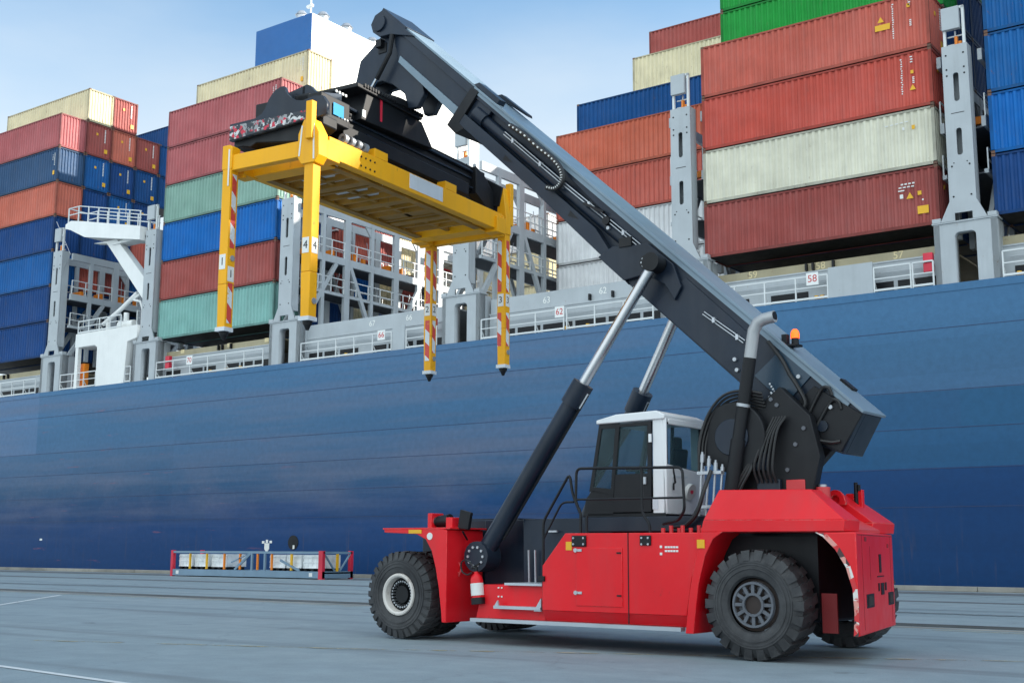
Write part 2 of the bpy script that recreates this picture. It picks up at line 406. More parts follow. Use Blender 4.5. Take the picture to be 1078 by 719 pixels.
    m4 = N(t, 'ShaderNodeMath', operation='MULTIPLY'); t.links.new(f, m4.inputs[0]); t.links.new(ml.outputs[0], m4.inputs[1])
    col = mixc(t, m4.outputs[0], col, S(96, 82, 74))
    # fine speckle
    n6 = noise(t, 3.0, detail=8, rough=.7)
    col = mixc(t, .35, col, ramp(t, n6, [(.3, (.35, .35, .35, 1)), (.7, (.65, .65, .65, 1))]), 'OVERLAY')
    t.links.new(col, b.inputs['Base Color'])
    nr = noise(t, .5, detail=5, mapscale=(.4, 1, 1.5)); mr2 = N(t, 'ShaderNodeMapRange'); mr2.inputs[3].default_value = .36; mr2.inputs[4].default_value = .6; b.inputs['Specular IOR Level'].default_value = .24
    t.links.new(nr, mr2.inputs[0]); t.links.new(mr2.outputs[0], b.inputs['Roughness'])
    bp = N(t, 'ShaderNodeBump'); bp.inputs['Strength'].default_value = .22; bp.inputs['Distance'].default_value = .05
    t.links.new(noise(t, .55, detail=3, mapscale=(.6, 1, 1)), bp.inputs['Height']); t.links.new(bp.outputs[0], b.inputs['Normal'])
    return m
M['hull'] = hullmat()
M['seam'] = paint('hull_seam', S(30, 52, 92), rough=.5, streak=0, var=.3)

def quaymat():
    m, t, b = nt('quay_asphalt_concrete')
    n1 = noise(t, .10, detail=7, rough=.62, mapscale=(.6, 1.3, 1))
    col = ramp(t, n1, [(.3, (.21, .265, .295, 1)), (.5, (.25, .305, .33, 1)), (.72, (.295, .34, .36, 1))])
    n2 = noise(t, 1.1, detail=9, rough=.72)
    col = mixc(t, .45, col, ramp(t, n2, [(.32, (.36, .36, .36, 1)), (.68, (.62, .62, .62, 1))]), 'OVERLAY')
    # tyre tracks running along the quay
    n3 = noise(t, .55, detail=6, rough=.6, mapscale=(.09, 1.6, 1))
    f = ramp(t, n3, [(.54, K0), (.68, (.6,) * 3)])
    col = mixc(t, f, col, (.13, .15, .165, 1))
    gr = noise(t, 30, detail=4, rough=.8)
    col = mixc(t, .5, col, ramp(t, gr, [(.25, (.34, .34, .34, 1)), (.75, (.66, .66, .66, 1))]), 'OVERLAY')
    # oil spots and patches
    n4 = noise(t, .8, detail=5, rough=.6, mapscale=(.7, 1, 1))
    f = ramp(t, n4, [(.66, K0), (.72, (.6,) * 3)])
    col = mixc(t, f, col, (.085, .085, .09, 1))
    # cracks
    v = N(t, 'ShaderNodeTexVoronoi', feature='DISTANCE_TO_EDGE'); v.inputs['Scale'].default_value = .16
    tc = N(t, 'ShaderNodeTexCoord'); ds = N(t, 'ShaderNodeTexNoise'); ds.inputs['Scale'].default_value = .6; ds.inputs['Detail'].default_value = 6
    t.links.new(tc.outputs['Object'], ds.inputs['Vector'])
    vm = N(t, 'ShaderNodeVectorMath', operation='MULTIPLY_ADD'); vm.inputs[1].default_value = (2.2, 2.2, 0); t.links.new(ds.outputs['Color'], vm.inputs[0]); t.links.new(tc.outputs['Object'], vm.inputs[2]); t.links.new(vm.outputs[0], v.inputs['Vector'])
    f = ramp(t, v.outputs['Distance'], [(.0, (.16,) * 3), (.006, K0)])
    col = mixc(t, f, col, (.07, .07, .072, 1))
    t.links.new(col, b.inputs['Base Color'])
    b.inputs['Roughness'].default_value = .72; b.inputs['Specular IOR Level'].default_value = .35
    bp = N(t, 'ShaderNodeBump'); bp.inputs['Strength'].default_value = .25; bp.inputs['Distance'].default_value = .012
    t.links.new(noise(t, 22, detail=6), bp.inputs['Height']); t.links.new(bp.outputs[0], b.inputs['Normal'])
    return m
M['quay'] = quaymat()
M['coping'] = paint('quay_coping_concrete', (.26, .25, .225), rough=.8, var=.3, streak=0, scale=.8, rust=.1, rustcol=(.12, .11, .10, 1))
def linemat(name, c, wear):
    m, t, b = nt(name)
    b.inputs['Base Color'].default_value = c; b.inputs['Roughness'].default_value = .7
    tr = N(t, 'ShaderNodeBsdfTransparent'); mx = N(t, 'ShaderNodeMixShader')
    f = ramp(t, noise(t, 2.2, detail=9, rough=.75), [(wear - .06, W1), (wear + .06, K0)])
    t.links.new(f, mx.inputs[0]); t.links.new(tr.outputs[0], mx.inputs[1]); t.links.new(b.outputs[0], mx.inputs[2])
    t.links.new(mx.outputs[0], t.nodes['Material Output'].inputs[0]); return m
M['lineyellow'] = linemat('worn_yellow_line', (.44, .38, .22, 1), .50)
M['linewhite'] = linemat('worn_white_line', (.62, .64, .64, 1), .62)
def watermat():
    m, t, b = nt('harbour_water'); b.inputs['Base Color'].default_value = (.01, .03, .035, 1); b.inputs['Roughness'].default_value = .08
    bp = N(t, 'ShaderNodeBump'); bp.inputs['Strength'].default_value = .4; bp.inputs['Distance'].default_value = .1
    t.links.new(noise(t, .8, detail=5), bp.inputs['Height']); t.links.new(bp.outputs[0], b.inputs['Normal']); return m
M['water'] = watermat()

# ------------------------------------------------------------------ setting
YH = 56.4          # hull side
YC = 56.84         # container front plane
Z0 = 16.67; DZ = 2.92; DY = 2.5
QE = 53.6          # quay edge
q = MB(); q.box(-420, 300, -120, 27.72, -4, 0); q.box(-420, 300, 28.02, QE - .9, -4, 0)
q.box(-420, 300, 27.72, 28.02, -4, -.12)
tag(q.build('quay', M['quay']), kind='structure')
cp = MB()
for i in range(90):
    x = -300 + i * 5.0
    cp.box(x + .015, x + 4.985, QE - .9, QE, -4, .0)
    cp.box(x + .01, x + 4.99, QE - .45, QE - .12, 0, .2)
tag(cp.build('quay_coping', M['coping'], bevel=.02), kind='structure')
w = MB(); w.box(-1500, 1500, QE + .3, 2500, -6, -2.6); tag(w.build('harbour_water', M['water']), kind='structure')
M['strip'] = paint('quay_strip_dark', (.12, .13, .14), rough=.8, var=.3, streak=0, scale=.5)
def groundstrip(name, p, q2, w_, mat, z=.004):
    p = Vector((*p, z)); q2 = Vector((*q2, z)); s = (q2 - p).normalized().cross(Vector((0, 0, 1))) * w_ / 2
    m = MB(); m._add([p - s, q2 - s, q2 + s, p + s], [(0, 1, 2, 3)]); o = m.build(name, mat); tag(o, kind='structure'); return o
rl = MB(); rl.box(-420, 300, 27.80, 27.94, -.13, .055); rl.box(-420, 300, 27.74, 28.0, -.13, .03)
tag(rl.build('crane_rail', M['strip']), kind='structure')
groundstrip('rail_edge_strip', (-420, 27.3), (300, 27.3), .5, M['coping'])
groundstrip('concrete_strip', (-420, 41.6), (300, 41.6), 1.0, M['strip'])
groundstrip('concrete_strip', (-420, 50.2), (300, 50.2), 2.6, M['strip'])
groundstrip('yellow_line', (-20.1, 13.2), (-14.55, 15.3), .10, M['lineyellow'], .008)
groundstrip('yellow_line', (-14.55, 15.3), (-4.5, 20.2), .10, M['lineyellow'], .008)
groundstrip('yellow_line', (-32.6, 20.0), (-38.5, 26.2), .16, M['linewhite'], .008)
groundstrip('white_line', (-24, 10.9), (-10.5, 9.5), .13, M['linewhite'], .008)
groundstrip('yellow_line', (-60, 26.6), (60, 26.6), .10, M['lineyellow'], .008)

M['skid'] = linemat('tyre_skid_mark', (.165, .19, .205, 1), .55)
def skid(pts, w_, z):
    P = smooth(pts, 10); vs = []; fs = []
    for i, p in enumerate(P):
        d = (P[min(i + 1, len(P) - 1)] - P[max(i - 1, 0)]).normalized(); n_ = Vector((-d.y, d.x, 0)) * w_ / 2
        vs += [(p.x - n_.x, p.y - n_.y, z), (p.x + n_.x, p.y + n_.y, z)]
    for i in range(len(P) - 1): fs.append((2 * i, 2 * i + 2, 2 * i + 3, 2 * i + 1))
    tag(MB()._add(vs, fs).build('tyre_mark', M['skid']), kind='structure')
skid([(-60, 33.0, 0), (-30, 34.2, 0), (0, 33.6, 0), (30, 35, 0)], .5, .012)

# ------------------------------------------------------------------ ship
ship = tag(empty('container_ship', (0, YH, 0)), 'long blue container ship moored along the quay, stacked with containers', 'ship')
def sp(mb, name, mat, parent=None, bevel=0):    # ship part from world coordinates
    mb.v = [(a, b - YH, c) for a, b, c in mb.v]
    return mb.build(name, mat, parent or ship, bevel)
GZ = 13.69
h = MB(); h.box(-230, 95, YH, YH + 42, -5, GZ - .1)
sp(h, 'hull', M['hull'])
sm = MB()
for z in (11.68, 8.84, 7.13, 5.32, 3.6):
    sm.box(-230, 95, YH - .012, YH + .01, z - .013, z + .013)
sp(sm, 'plate_seam', M['seam'])
gb = MB(); gb.box(-230, 95, YH - .03, YH + .12, GZ - .35, GZ); sp(gb, 'gunwale', M['hull'])
dk = MB(); dk.box(-230, 95, YH + .12, YH + 41.9, GZ - .1, GZ - .02); sp(dk, 'deck', M['shipgrey'])
# hull markings
ar = MB(); X, Zb = -60.77, 1.36
ar.prism([(X - .22, Zb + .25), (X, Zb), (X + .22, Zb + .25), (X + .22, Zb + .62), (X - .22, Zb + .62)], 'y', YH - .02, YH)
ar.box(X - .46, X - .24, YH - .02, YH, Zb + .60, Zb + .76); ar.box(X + .24, X + .46, YH - .02, YH, Zb + .62, Zb + .78); ar.box(X - .1, X + .1, YH - .02, YH, Zb + .64, Zb + .84)
sp(ar, 'tug_mark', M['textwhite'])
th_ = MB(); th_.cyl((-58.35, YH - .03, 2.02), (-58.35, YH + .3, 2.02), .46, n=24); sp(th_, 'discharge_port', M['dark'])
dt = MB(); dt.box(-58.35, -58.2, YH - .05, YH - .03, 1.62, 1.86); dt.box(-86.0, -85.7, YH - .02, YH, 2.18, 2.32); sp(dt, 'draught_mark', M['textwhite'])

# bays: x ranges (left,right) of the container bays and their hatch colours
PIERS = [-86.3, -74.6, -60.05, -45.05, -30.1, -15.6, -1.0]
BAYS = [(-99.78, -87.59, 'beige'), (-73.66, -61.47, 'beige'), (-59.0, -46.6, 'shipgrey'), (-43.4, -31.2, 'shipgrey'), (-28.96, -16.77, 'beige'), (-14.31, -2.12, 'beige'), (.3, 12.49, 'beige'), (14.9, 27.1, 'beige'), (29.5, 41.7, 'beige'), (44.1, 56.3, 'beige')]
for i, (a, b_, c) in enumerate(BAYS):
    m = MB(); m.box(a - .05, b_ + .05, YH + .95, YH + 1.35, GZ, 15.28)
    m.box(a - .05, b_ + .05, YH + .90, YH + 1.4, 15.28, 15.36)
    sp(m, 'hatch_coaming', M['shipgrey'])
    m = MB(); zt = 15.78 if c == 'beige' else 16.25; m.box(a, b_, YH + 1.0, YH + 1.3, 15.36, zt); m.box(a, b_, YH + 1.31, YH + 40, zt - .1, zt - .01)
    sp(m, 'hatch_cover', M[c])
    m = MB()                                   # low freeing openings in the coaming; flat dark plates stand in for their shaded depth
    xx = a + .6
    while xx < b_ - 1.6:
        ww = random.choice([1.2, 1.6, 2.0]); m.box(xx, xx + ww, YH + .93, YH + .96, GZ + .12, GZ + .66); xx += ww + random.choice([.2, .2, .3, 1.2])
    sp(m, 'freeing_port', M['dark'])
    m = MB(); m.box(a + .4, b_ - .4, YH + .75, YH + .79, 14.75, 14.81); sp(m, 'pipe_run', M['shipgrey'])
def railing(x0, x1, parent, y=YH + .07, z=GZ - .02, step=1.75, hh=1.22, mat='railwhite', name='railing'):
    m = MB(); n = max(1, round((x1 - x0) / step))
    for i in range(n + 1):
        x = x0 + (x1 - x0) * i / n
        m.box(x - .035, x + .035, y - .03, y + .03, z, z + hh)
        if i % 2 == 0 and i < n: m.bar((x, y + .03, z + .55), (x, y + .42, z), .05, .05)
    for zz, t in ((hh, .035), (hh * .55, .026), (.12, .05)):
        m.box(x0, x1, y - t, y + t, z + zz - t, z + zz + t)
    return sp(m, name, M[mat], parent)
def yrailing(x, y0, y1, z, parent, step=1.3, hh=1.1, mat='railwhite', t0=.03):
    m = MB(); n = max(1, round((y1 - y0) / step))
    for i in range(n + 1):
        y = y0 + (y1 - y0) * i / n; m.box(x - t0, x + t0, y - t0, y + t0, z, z + hh)
    for zz in (hh, hh * .52): m.box(x - t0, x + t0, y0, y1, z + zz - t0, z + zz + t0)
    return sp(m, 'railing', M[mat], parent)
for a, b_, segs in [(-99.78, -87.6, [(-99.5, -88.1)]), (-85.0, -76.4, [(-84.8, -80.3), (-76.7, -76.1)]), (-73.2, -61.8, [(-73.1, -61.9)]), (-58.2, -46.7, [(-58.3, -50.4), (-49.2, -46.8)]), (-43.3, -31.6, [(-43.4, -37.6), (-37.4, -31.9)]),
                    (-28.6, -17.2, [(-28.8, -22.2), (-19.9, -18.15), (-18.05, -17.1)]), (-14, -2.4, [(-14.0, -9), (-8.5, -2.6)])]:
    for s0, s1 in segs: railing(s0, s1, ship)
# solid bulwark panels between rail sections
for a, b_ in [(-22.15, -19.95), (-50.3, -49.3)]:
    m = MB(); m.box(a, b_, YH + .03, YH + .10, GZ - .02, 15.2); sp(m, 'bulwark_panel', M['shipgrey'])
# yellow fairlead rollers and small deck fittings
for x in (-67.5, -65.9, -64.4, -37.6, -36.2, -22.9, -22.6, -13.4, -12.6, -54.5):
    m = MB(); m.cyl((x, YH + .35, GZ), (x, YH + .35, GZ + .26), .11, n=10); m.box(x + .1, x + .5, YH + .25, YH + .5, GZ + .02, GZ + .12); sp(m, 'mooring_roller', M['sticker_yellow'])
# signs and numbers
def sign(x, s, z=14.75, w_=.62, hgt=.62):
    m = MB(); m.box(x - w_ / 2, x + w_ / 2, YH + .00, YH + .03, z - hgt / 2, z + hgt / 2)
    o = sp(m, 'number_sign', M['shipwhite']); text_mesh('lettering', s, .5, M['textred'], o, (x, -.003, z))
sign(-22.95, '58'); sign(-37.85, '62'); sign(-51.2, '66'); sign(-69.4, '70')
for x, s, z, mt in [(-26.55, '59', 15.58, 'textbeige'), (-22.9, '58', 15.58, 'textbeige'), (-19.0, '57', 15.58, 'textbeige'), (-39.4, '63', 15.75, 'textwhite'), (-35.6, '62', 15.85, 'textwhite'), (-52.9, '67', 15.8, 'textwhite'), (-49.8, '66', 15.85, 'textwhite')]:
    text_mesh('hatch_number', s, .52, M[mt], ship, (x, .995, z))
for x in (-71.4, -62.6, -66.4):
    m = MB(); m.box(x - .2, x + .2, YH + .985, YH + 1.0, 15.55, 15.82); sp(m, 'hatch_marking', M['textbeige'])
for x in (-23.6, -23.25, -22.2, -67.4, -67.0, -66.1, -36.4, -34.9, -94, -93.4):
    m = MB(); m.box(x - .05, x + .05, YH + .8, YH + 1.0, 15.40, 15.75); sp(m, 'cleat', M['dark'])
for x, z in ((-17.35, 14.85), (-72.0, 14.85), (-47.2, 14.95)):
    m = MB(); m.box(x - .22, x + .22, YH + .12, YH + .4, z - .45, z - .02); m.box(x - .22, x + .22, YH + .12, YH + .4, z + .02, z + .45); sp(m, 'fire_station_sign', M['signred'], bevel=.02)

# lashing bridges: pedestal + pillar + frame reaching inboard, copied along the ship
def make_bridge():
    root = plate('lashing_bridge', [(-1.42, GZ - .05), (1.42, GZ - .05), (1.42, 16.55), (-1.42, 16.55)], [rrect(-.48, .48, GZ, 16.1, .22, top_only=True)], .55, M['shipgrey'], ship, lambda a, b, c: (a, .18 + c, b))
    m = MB(); m.box(-1.42, -1.15, .18, 1.3, GZ, 16.5); m.box(1.15, 1.42, .18, 1.3, GZ, 16.5); m.box(-1.48, 1.48, .12, .95, 16.55, 16.62)
    m.box(-1.45, -1.05, .1, .5, 16.62, 16.82); m.box(1.05, 1.45, .1, .5, 16.62, 16.82)
    m.build('pedestal_return', M['shipgrey'], root)
    plate('pillar', [(-1.05, 16.62), (-.4, 16.62), (-.4, 16.98), (.4, 16.98), (.4, 16.62), (1.05, 16.62), (.6, 17.55), (.585, 25.0), (-.585, 25.0), (-.6, 17.55)],
          [rrect(-.13, .13, 22.3, 23.7, .12), rrect(-.13, .13, 19.7, 21.0, .12)], .12, M['shipgrey'], root, lambda a, b, c: (a, .10 + c, b))
    m = MB(); m.box(-.585, -.46, .22, .8, 17.3, 25.0); m.box(.46, .585, .22, .8, 17.3, 25.0); m.box(-.46, .46, .72, .8, 17.3, 25.0); m.box(-.585, .585, .10, .8, 25.0, 25.06); m.build('pillar_side', M['shipgrey'], root)
    m = MB()
    for x in (-.40, .40):
        for z in (24.6, 23.9, 23.6, 19.2, 17.75): m.cyl((x, .085, z), (x, .10, z), .045, n=8)
    for x in (-.3, .3): m.cyl((x, .085, 19.35), (x, .10, 19.35), .03, n=8)
    m.box(-.3, .3, .09, .10, 21.72, 21.75)
    m.build('bolt', M['dark'], root)
    m = MB(); m.box(-.50, -.38, .2, .34, 25.06, 26.95); m.box(.38, .50, .2, .34, 25.06, 26.95); m.box(-.5, .5, .2, .34, 26.85, 26.97)
    m.box(-.38, .38, .5, .56, 25.2, 25.26); m.box(-.38, .38, .5, .56, 25.6, 25.66); m.box(-.06, 0, .5, .56, 25.06, 25.9); m.build('top_post', M['railwhite'], root)
    m = MB(); m.box(-.52, .30, .06, .32, 25.85, 26.95); m.build('lamp_box', M['shipgrey'], root, .02)
    m = MB(); m.box(-.02, .12, .3, .5, 25.1, 25.55); m.box(.14, .3, .34, .5, 25.08, 25.3); m.build('lamp', M['orange'], root, .02)
    # frame
    fr = MB(); YS = [2.6, 4.95, 7.5, 10.1, 12.6, 15.2, 17.7, 20.3, 22.8, 25.4, 28]
    for x in (-.95, .95):
        for i, y in enumerate(YS):
            if i % 2 or True: fr.box(x - .12, x + .12, y - (.26 if i % 2 else .14), y + (.26 if i % 2 else .14), 16.3, 24.9)
        for z, hh_ in ((24.62, .55), (21.35, .5), (18.95, .2)): fr.box(x - .10, x + .10, .8, YS[-1], z - hh_ / 2, z + hh_ / 2)
        for i in range(0, len(YS) - 1):
            y0, y1 = YS[i], YS[i + 1]
            for (yc, sgn) in (((y1, -1),) if i % 2 else ()):
                fr.prism([(yc, 24.35), (yc + sgn * .75, 24.35), (yc, 23.45)], 'x', x - .06, x + .06)
        for y0, y1 in ((1.0, 3.9), (7.6, 5.3), (10.2, 12.9), (17.8, 15.3), (20.4, 23)):
            fr.bar((x, y0, 16.6), (x, y1, 21.1), .22, .3)
    fr.build('frame', M['shipgrey'], root)
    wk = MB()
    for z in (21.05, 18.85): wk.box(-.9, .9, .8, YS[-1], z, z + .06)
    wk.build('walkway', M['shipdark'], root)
    for z in (21.6, 18.95):
        for x in (-1.02, 1.02):
            r = MB(); y = .9
            while y < YS[-1]:
                r.box(x - .03, x + .03, y - .03, y + .03, z, z + 1.1); y += 1.25
            for zz in (.55, 1.1): r.box(x - .03, x + .03, .9, YS[-1], z + zz - .03, z + zz + .03)
            r.build('railing', M['railwhite'], root)
    # lashing rods and turnbuckles on the walkways
    rd = MB(); rng = random.Random(3)
    for x in (-.75, .75):
        for y in [1.5 + k * .85 for k in range(30)]:
            for z0 in (18.95, 21.6):
                if rng.random() < .28: rd.bar((x, y, z0), (x + rng.uniform(-.1, .1), y + rng.uniform(-.5, .5), z0 + rng.uniform(.9, 2.3)), .04, .04)
    rd.build('lashing_rod', M['steel'], root)
    og = MB()
    for k in range(6): og.box(-.8 + 1.4 * rng.random(), -.6 + 1.4 * rng.random() + .2, 2 + 1.9 * k, 2.25 + 1.9 * k, 21.65, 21.65 + .3 + .4 * rng.random())
    og.build('turnbuckle', M['orange'], root)
    return root
br0 = make_bridge()
for i, x in enumerate(PIERS):
    o = br0 if i == 0 else copy_tree(br0, ship)
    o.location.x = x

# boarding station: white house on the gunwale with a small crane, and the white wing platform above
bs = MB()
bs = plate('boarding_house', [(-83.0, GZ + 3.2), (-83.0, GZ + 4.25), (-75.45, GZ + 4.25), (-75.45, GZ + 3.3), (-76.55, GZ + 3.1), (-76.75, GZ), (-80.15, GZ), (-80.2, GZ + 3.0), (-80.5, GZ + 3.2)], [], 1.5, M['shipwhite'], ship, lambda a, b, c: (a, -.02 + c, b))
m = MB(); m.box(-82.95, -82.6, YH, YH + .3, GZ, GZ + 3.2); sp(m, 'leg_post', M['shipwhite'], bs)
railing(-82.9, -77.6, bs, y=YH + .1, z=GZ + 4.25, hh=1.0, step=1.3)
yrailing(-75.7, YH + .1, YH + 1.3, GZ + 4.25, bs)
m = MB(); m.cyl((-80.0, YH + .7, GZ + 4.25), (-80.0, YH + .7, GZ + 5.0), .16); m.tube([(-80.6, YH + .7, GZ + 4.9), (-78.4, YH + .7, GZ + 5.9), (-76.6, YH + .7, GZ + 6.9)], .17, 10); m.cyl((-77.6, YH + .7, GZ + 6.3), (-76.3, YH + .7, GZ + 6.75), .1); m.tube([(-77.0, YH + .7, GZ + 6.4), (-76.2, YH + .7, GZ + 6.2), (-75.9, YH + .7, GZ + 5.6), (-75.9, YH + .7, GZ + 4.3)], .09)
m.cyl((-77.8, YH + .7, GZ + 4.25), (-77.8, YH + .7, GZ + 5.5), .2); m.cyl((-78.6, YH + .8, GZ + 4.6), (-76.9, YH + .8, GZ + 4.6), .35, .3)
sp(m, 'davit_crane', M['shipwhite'], bs)
m = MB(); m.box(-83.2, -82.4, YH + .5, YH + .9, GZ, GZ + 2.0); sp(m, 'ladder', M['orange'], bs)
wp = MB(); wp.prism([(-84.9, 26.55), (-84.9, 26.2), (-84.2, 26.0), (-82.3, 25.15), (-75.4, 23.95), (-75.4, 24.0 + 1.0), (-82.5, 26.45), (-84.2, 26.75)], 'y', YH - .3, YH + 1.6)
wp.v = [(a, b, c + .4) for a, b, c in wp.v]; wing = sp(wp, 'wing_platform', M['shipwhite'])
m = MB(); m.prism([(-81.9, 25.1), (-80.2, 24.85), (-75.2, 19.7), (-75.2, 21.4), (-79.0, 25.0)], 'y', YH + .3, YH + .9); m.box(-79.4, -75.4, YH + .2, YH + 1.2, 24.6, 24.8); sp(m, 'wing_brace', M['shipwhite'], wing)
m = MB()
for y in (YH - .25, YH + 1.5):
    P = [(-84.8, 26.6), (-82.5, 26.5), (-79, 25.75), (-75.4, 25.0)]
    for k in range(8):
        x = -84.6 + k * 1.3; z = 26.7 - max(0, (x + 83.2)) * .21
        m.box(x - .04, x + .04, y - .04, y + .04, z - .3, z + 1.1)
    for hz in (.55, 1.1):
        m.tube([(-84.6, y, 26.7 + hz), (-83.2, y, 26.7 + hz), (-75.4, y, 26.7 - 7.8 * .21 + hz)], .045, 6)
m.tube([(-84.6, YH - .25, 27.8), (-84.6, YH + 1.5, 27.8)], .045, 6)
m.v = [(a, b, c + .4) for a, b, c in m.v]
sp(m, 'railing', M['railwhite'], wing)
m = MB(); m.tube([(-86.9, YH + .2, 27.6), (-84.6, YH + .1, 24.6), (-86.2, YH + .2, 22.4)], .025, 5); m.tube([(-79.8, YH + 1, 23), (-78.4, YH + 1, 25)], .02, 5); sp(m, 'stay_wire', M['steel'], wing)
# lifeboat-like white tank behind
m = MB(); m.cyl((-74.0, YH + 3.5, 18.6), (-74.0, YH + 8, 18.6), 1.0, n=20); sp(m, 'white_tank', M['shipwhite'])
m = MB(); m.box(-73.4, -72.4, YH + 3, YH + 6, 20.6, 23.4); sp(m, 'locker_house', M['beige'])

# deckhouse with blue front and white sunlit end
HX0, HX1, HY0, HY1, HZ = -70.2, -64.1, YC + 5.3, YC + 26, 41.55
m = MB(); m.box(HX0, HX1, HY0, HY1, GZ, HZ); dh = sp(m, 'deckhouse', M['shipwhite'])
m = MB(); m.box(-73.6, -72.8, 69.0, 81.0, GZ, 45.0); sp(m, 'shade_wall', M['shipwhite'], dh)  # unseen thin wall added to shade the container ends at far left
m = MB(); m.box(HX0 - .02, HX1 + .0, HY0 - .05, HY0, 17, HZ + .02); sp(m, 'blue_front', M['houseblue'], dh)
for x, y, t in ((-66.0, HY0 + .7, .4), (-64.8, HY0 + 1.8, .42), (-64.8, HY0 + 4.4, .42), (-65.0, HY0 + 7.6, .42), (-65.0, HY0 + 10.4, .4)):
    m = MB(); m.cyl((x, y, HZ), (x, y, HZ + .55), t, n=14); m.cyl((x, y, HZ + .55), (x, y, HZ + .85), t * 1.25, t * .7, n=14); sp(m, 'ventilator', M['steel'], dh)
m = MB(); m.tube([(-64.6, HY0 + .3, HZ), (-64.6, HY0 + .3, HZ + 2.0), (-64.5, HY0 + .3, HZ + 2.3), (-64.2, HY0 + .3, HZ + 2.2), (-64.1, HY0 + .3, HZ + 1.8)], .07, 6); m.box(-65, -64.4, HY0 + .2, HY0 + .4, HZ + .7, HZ + .9); sp(m, 'antenna_post', M['shipwhite'], dh)
m = MB()
for z in (22, 25, 28, 31):
    m.box(HX1, HX1 + .05, HY0 + 1, HY1 - 1, z, z + .06)
    m.box(HX1, HX1 + 1.2, HY0 + 2, HY1, z - .1, z)
sp(m, 'gallery', M['shipwhite'], dh)
m = MB(); m.cyl((HX1 + .6, HY0 + 12, 20), (HX1 + .6, HY0 + 12, 36), .14, n=8)
for z in (24.5, 27.5): m.box(HX1 + .4, HX1 + .5, HY0 + 6, HY0 + 18, z, z + .12)
sp(m, 'red_pipe', M['signred'], dh)

# ------------------------------------------------------------------ containers
CL, CW, CH = 12.19, 2.44, 2.89
def corr(n_, L, d, a0):
    """profile points (s, depth) of a trapezoid corrugation along length L"""
    pts = []; p = L / n_
    for i in range(n_):
        s = a0 + i * p
        pts += [(s, 0), (s + .28 * p, 0), (s + .5 * p, d), (s + .78 * p, d)]
    pts.append((a0 + L, 0)); return pts
def container_meshes():
    hx, hy = CL / 2, CW / 2
    f = MB()
    for sx in (-1, 1):
        for sy in (-1, 1):
            f.box(sx * hx - (.15 if sx > 0 else 0), sx * hx + (0 if sx > 0 else .15), sy * hy - (.13 if sy > 0 else 0), sy * hy + (0 if sy > 0 else .13), .17, CH - .12)
    for sy in (-1, 1):
        y0, y1 = (sy * hy - (.07 if sy > 0 else 0), sy * hy + (0 if sy > 0 else .07))
        f.box(-hx + .17, hx - .17, y0, y1, .02, .17); f.box(-hx + .17, hx - .17, y0, y1, CH - .11, CH - .02)
    for sx in (-1, 1):
        x0, x1 = (sx * hx - (.09 if sx > 0 else 0), sx * hx + (0 if sx > 0 else .09))
        f.box(x0, x1, -hy + .16, hy - .16, .02, .17); f.box(x0, x1, -hy + .16, hy - .16, CH - .13, CH - .02)
    fl_ = MB(); fl_.box(-hx + .1, hx - .1, -hy + .075, hy - .075, .05, .15)
    nf = len(f.f); c = f
    for sx in (-1, 1):
        for sy in (-1, 1):
            for z0, z1 in ((0, .125), (CH - .12, CH)):
                c.box(sx * hx - (.178 if sx > 0 else -.0), sx * hx + (0 if sx > 0 else .178), sy * hy - (.162 if sy > 0 else 0), sy * hy + (0 if sy > 0 else .162), z0, z1)
    def side(pts, m_):
        k = len(pts); vs = [m_(s, d, .16) for s, d in pts] + [m_(s, d, CH - .1) for s, d in pts]
        return MB()._add(vs, [(i, i + 1, k + i + 1, k + i) for i in range(k - 1)])
    pl = corr(36, CL - .26, .075, -hx + .13)
    s1 = side(pl, lambda s, d, z: (s, -hy + .018 + d, z)); b1 = side(pl, lambda s, d, z: (s, hy - .018 - d, z))
    pe = corr(8, CW - .22, .07, -hy + .11)
    e1 = side(pe, lambda s, d, z: (hx - .03 - d, s, z)); e0 = side(pe, lambda s, d, z: (-hx + .03 + d, s, z))
    r = MB(); r.box(-hx + .1, hx - .1, -hy + .05, hy - .05, CH - .10, CH - .04)
    out = []
    for nm, mb in (('frame', f), ('side_panel', s1), ('side_panel', b1), ('end_panel', e1), ('end_panel', e0), ('roof_panel', r), ('floor', fl_)):
        me = mb.mesh('container_' + nm, 20); me.materials.append(None)
        if nm == 'frame':
            me.materials.append(M['casting'])
            for i, p in enumerate(me.polygons): p.material_index = 1 if i >= nf else 0
        out.append((nm, me))
    return out
CM = container_meshes()
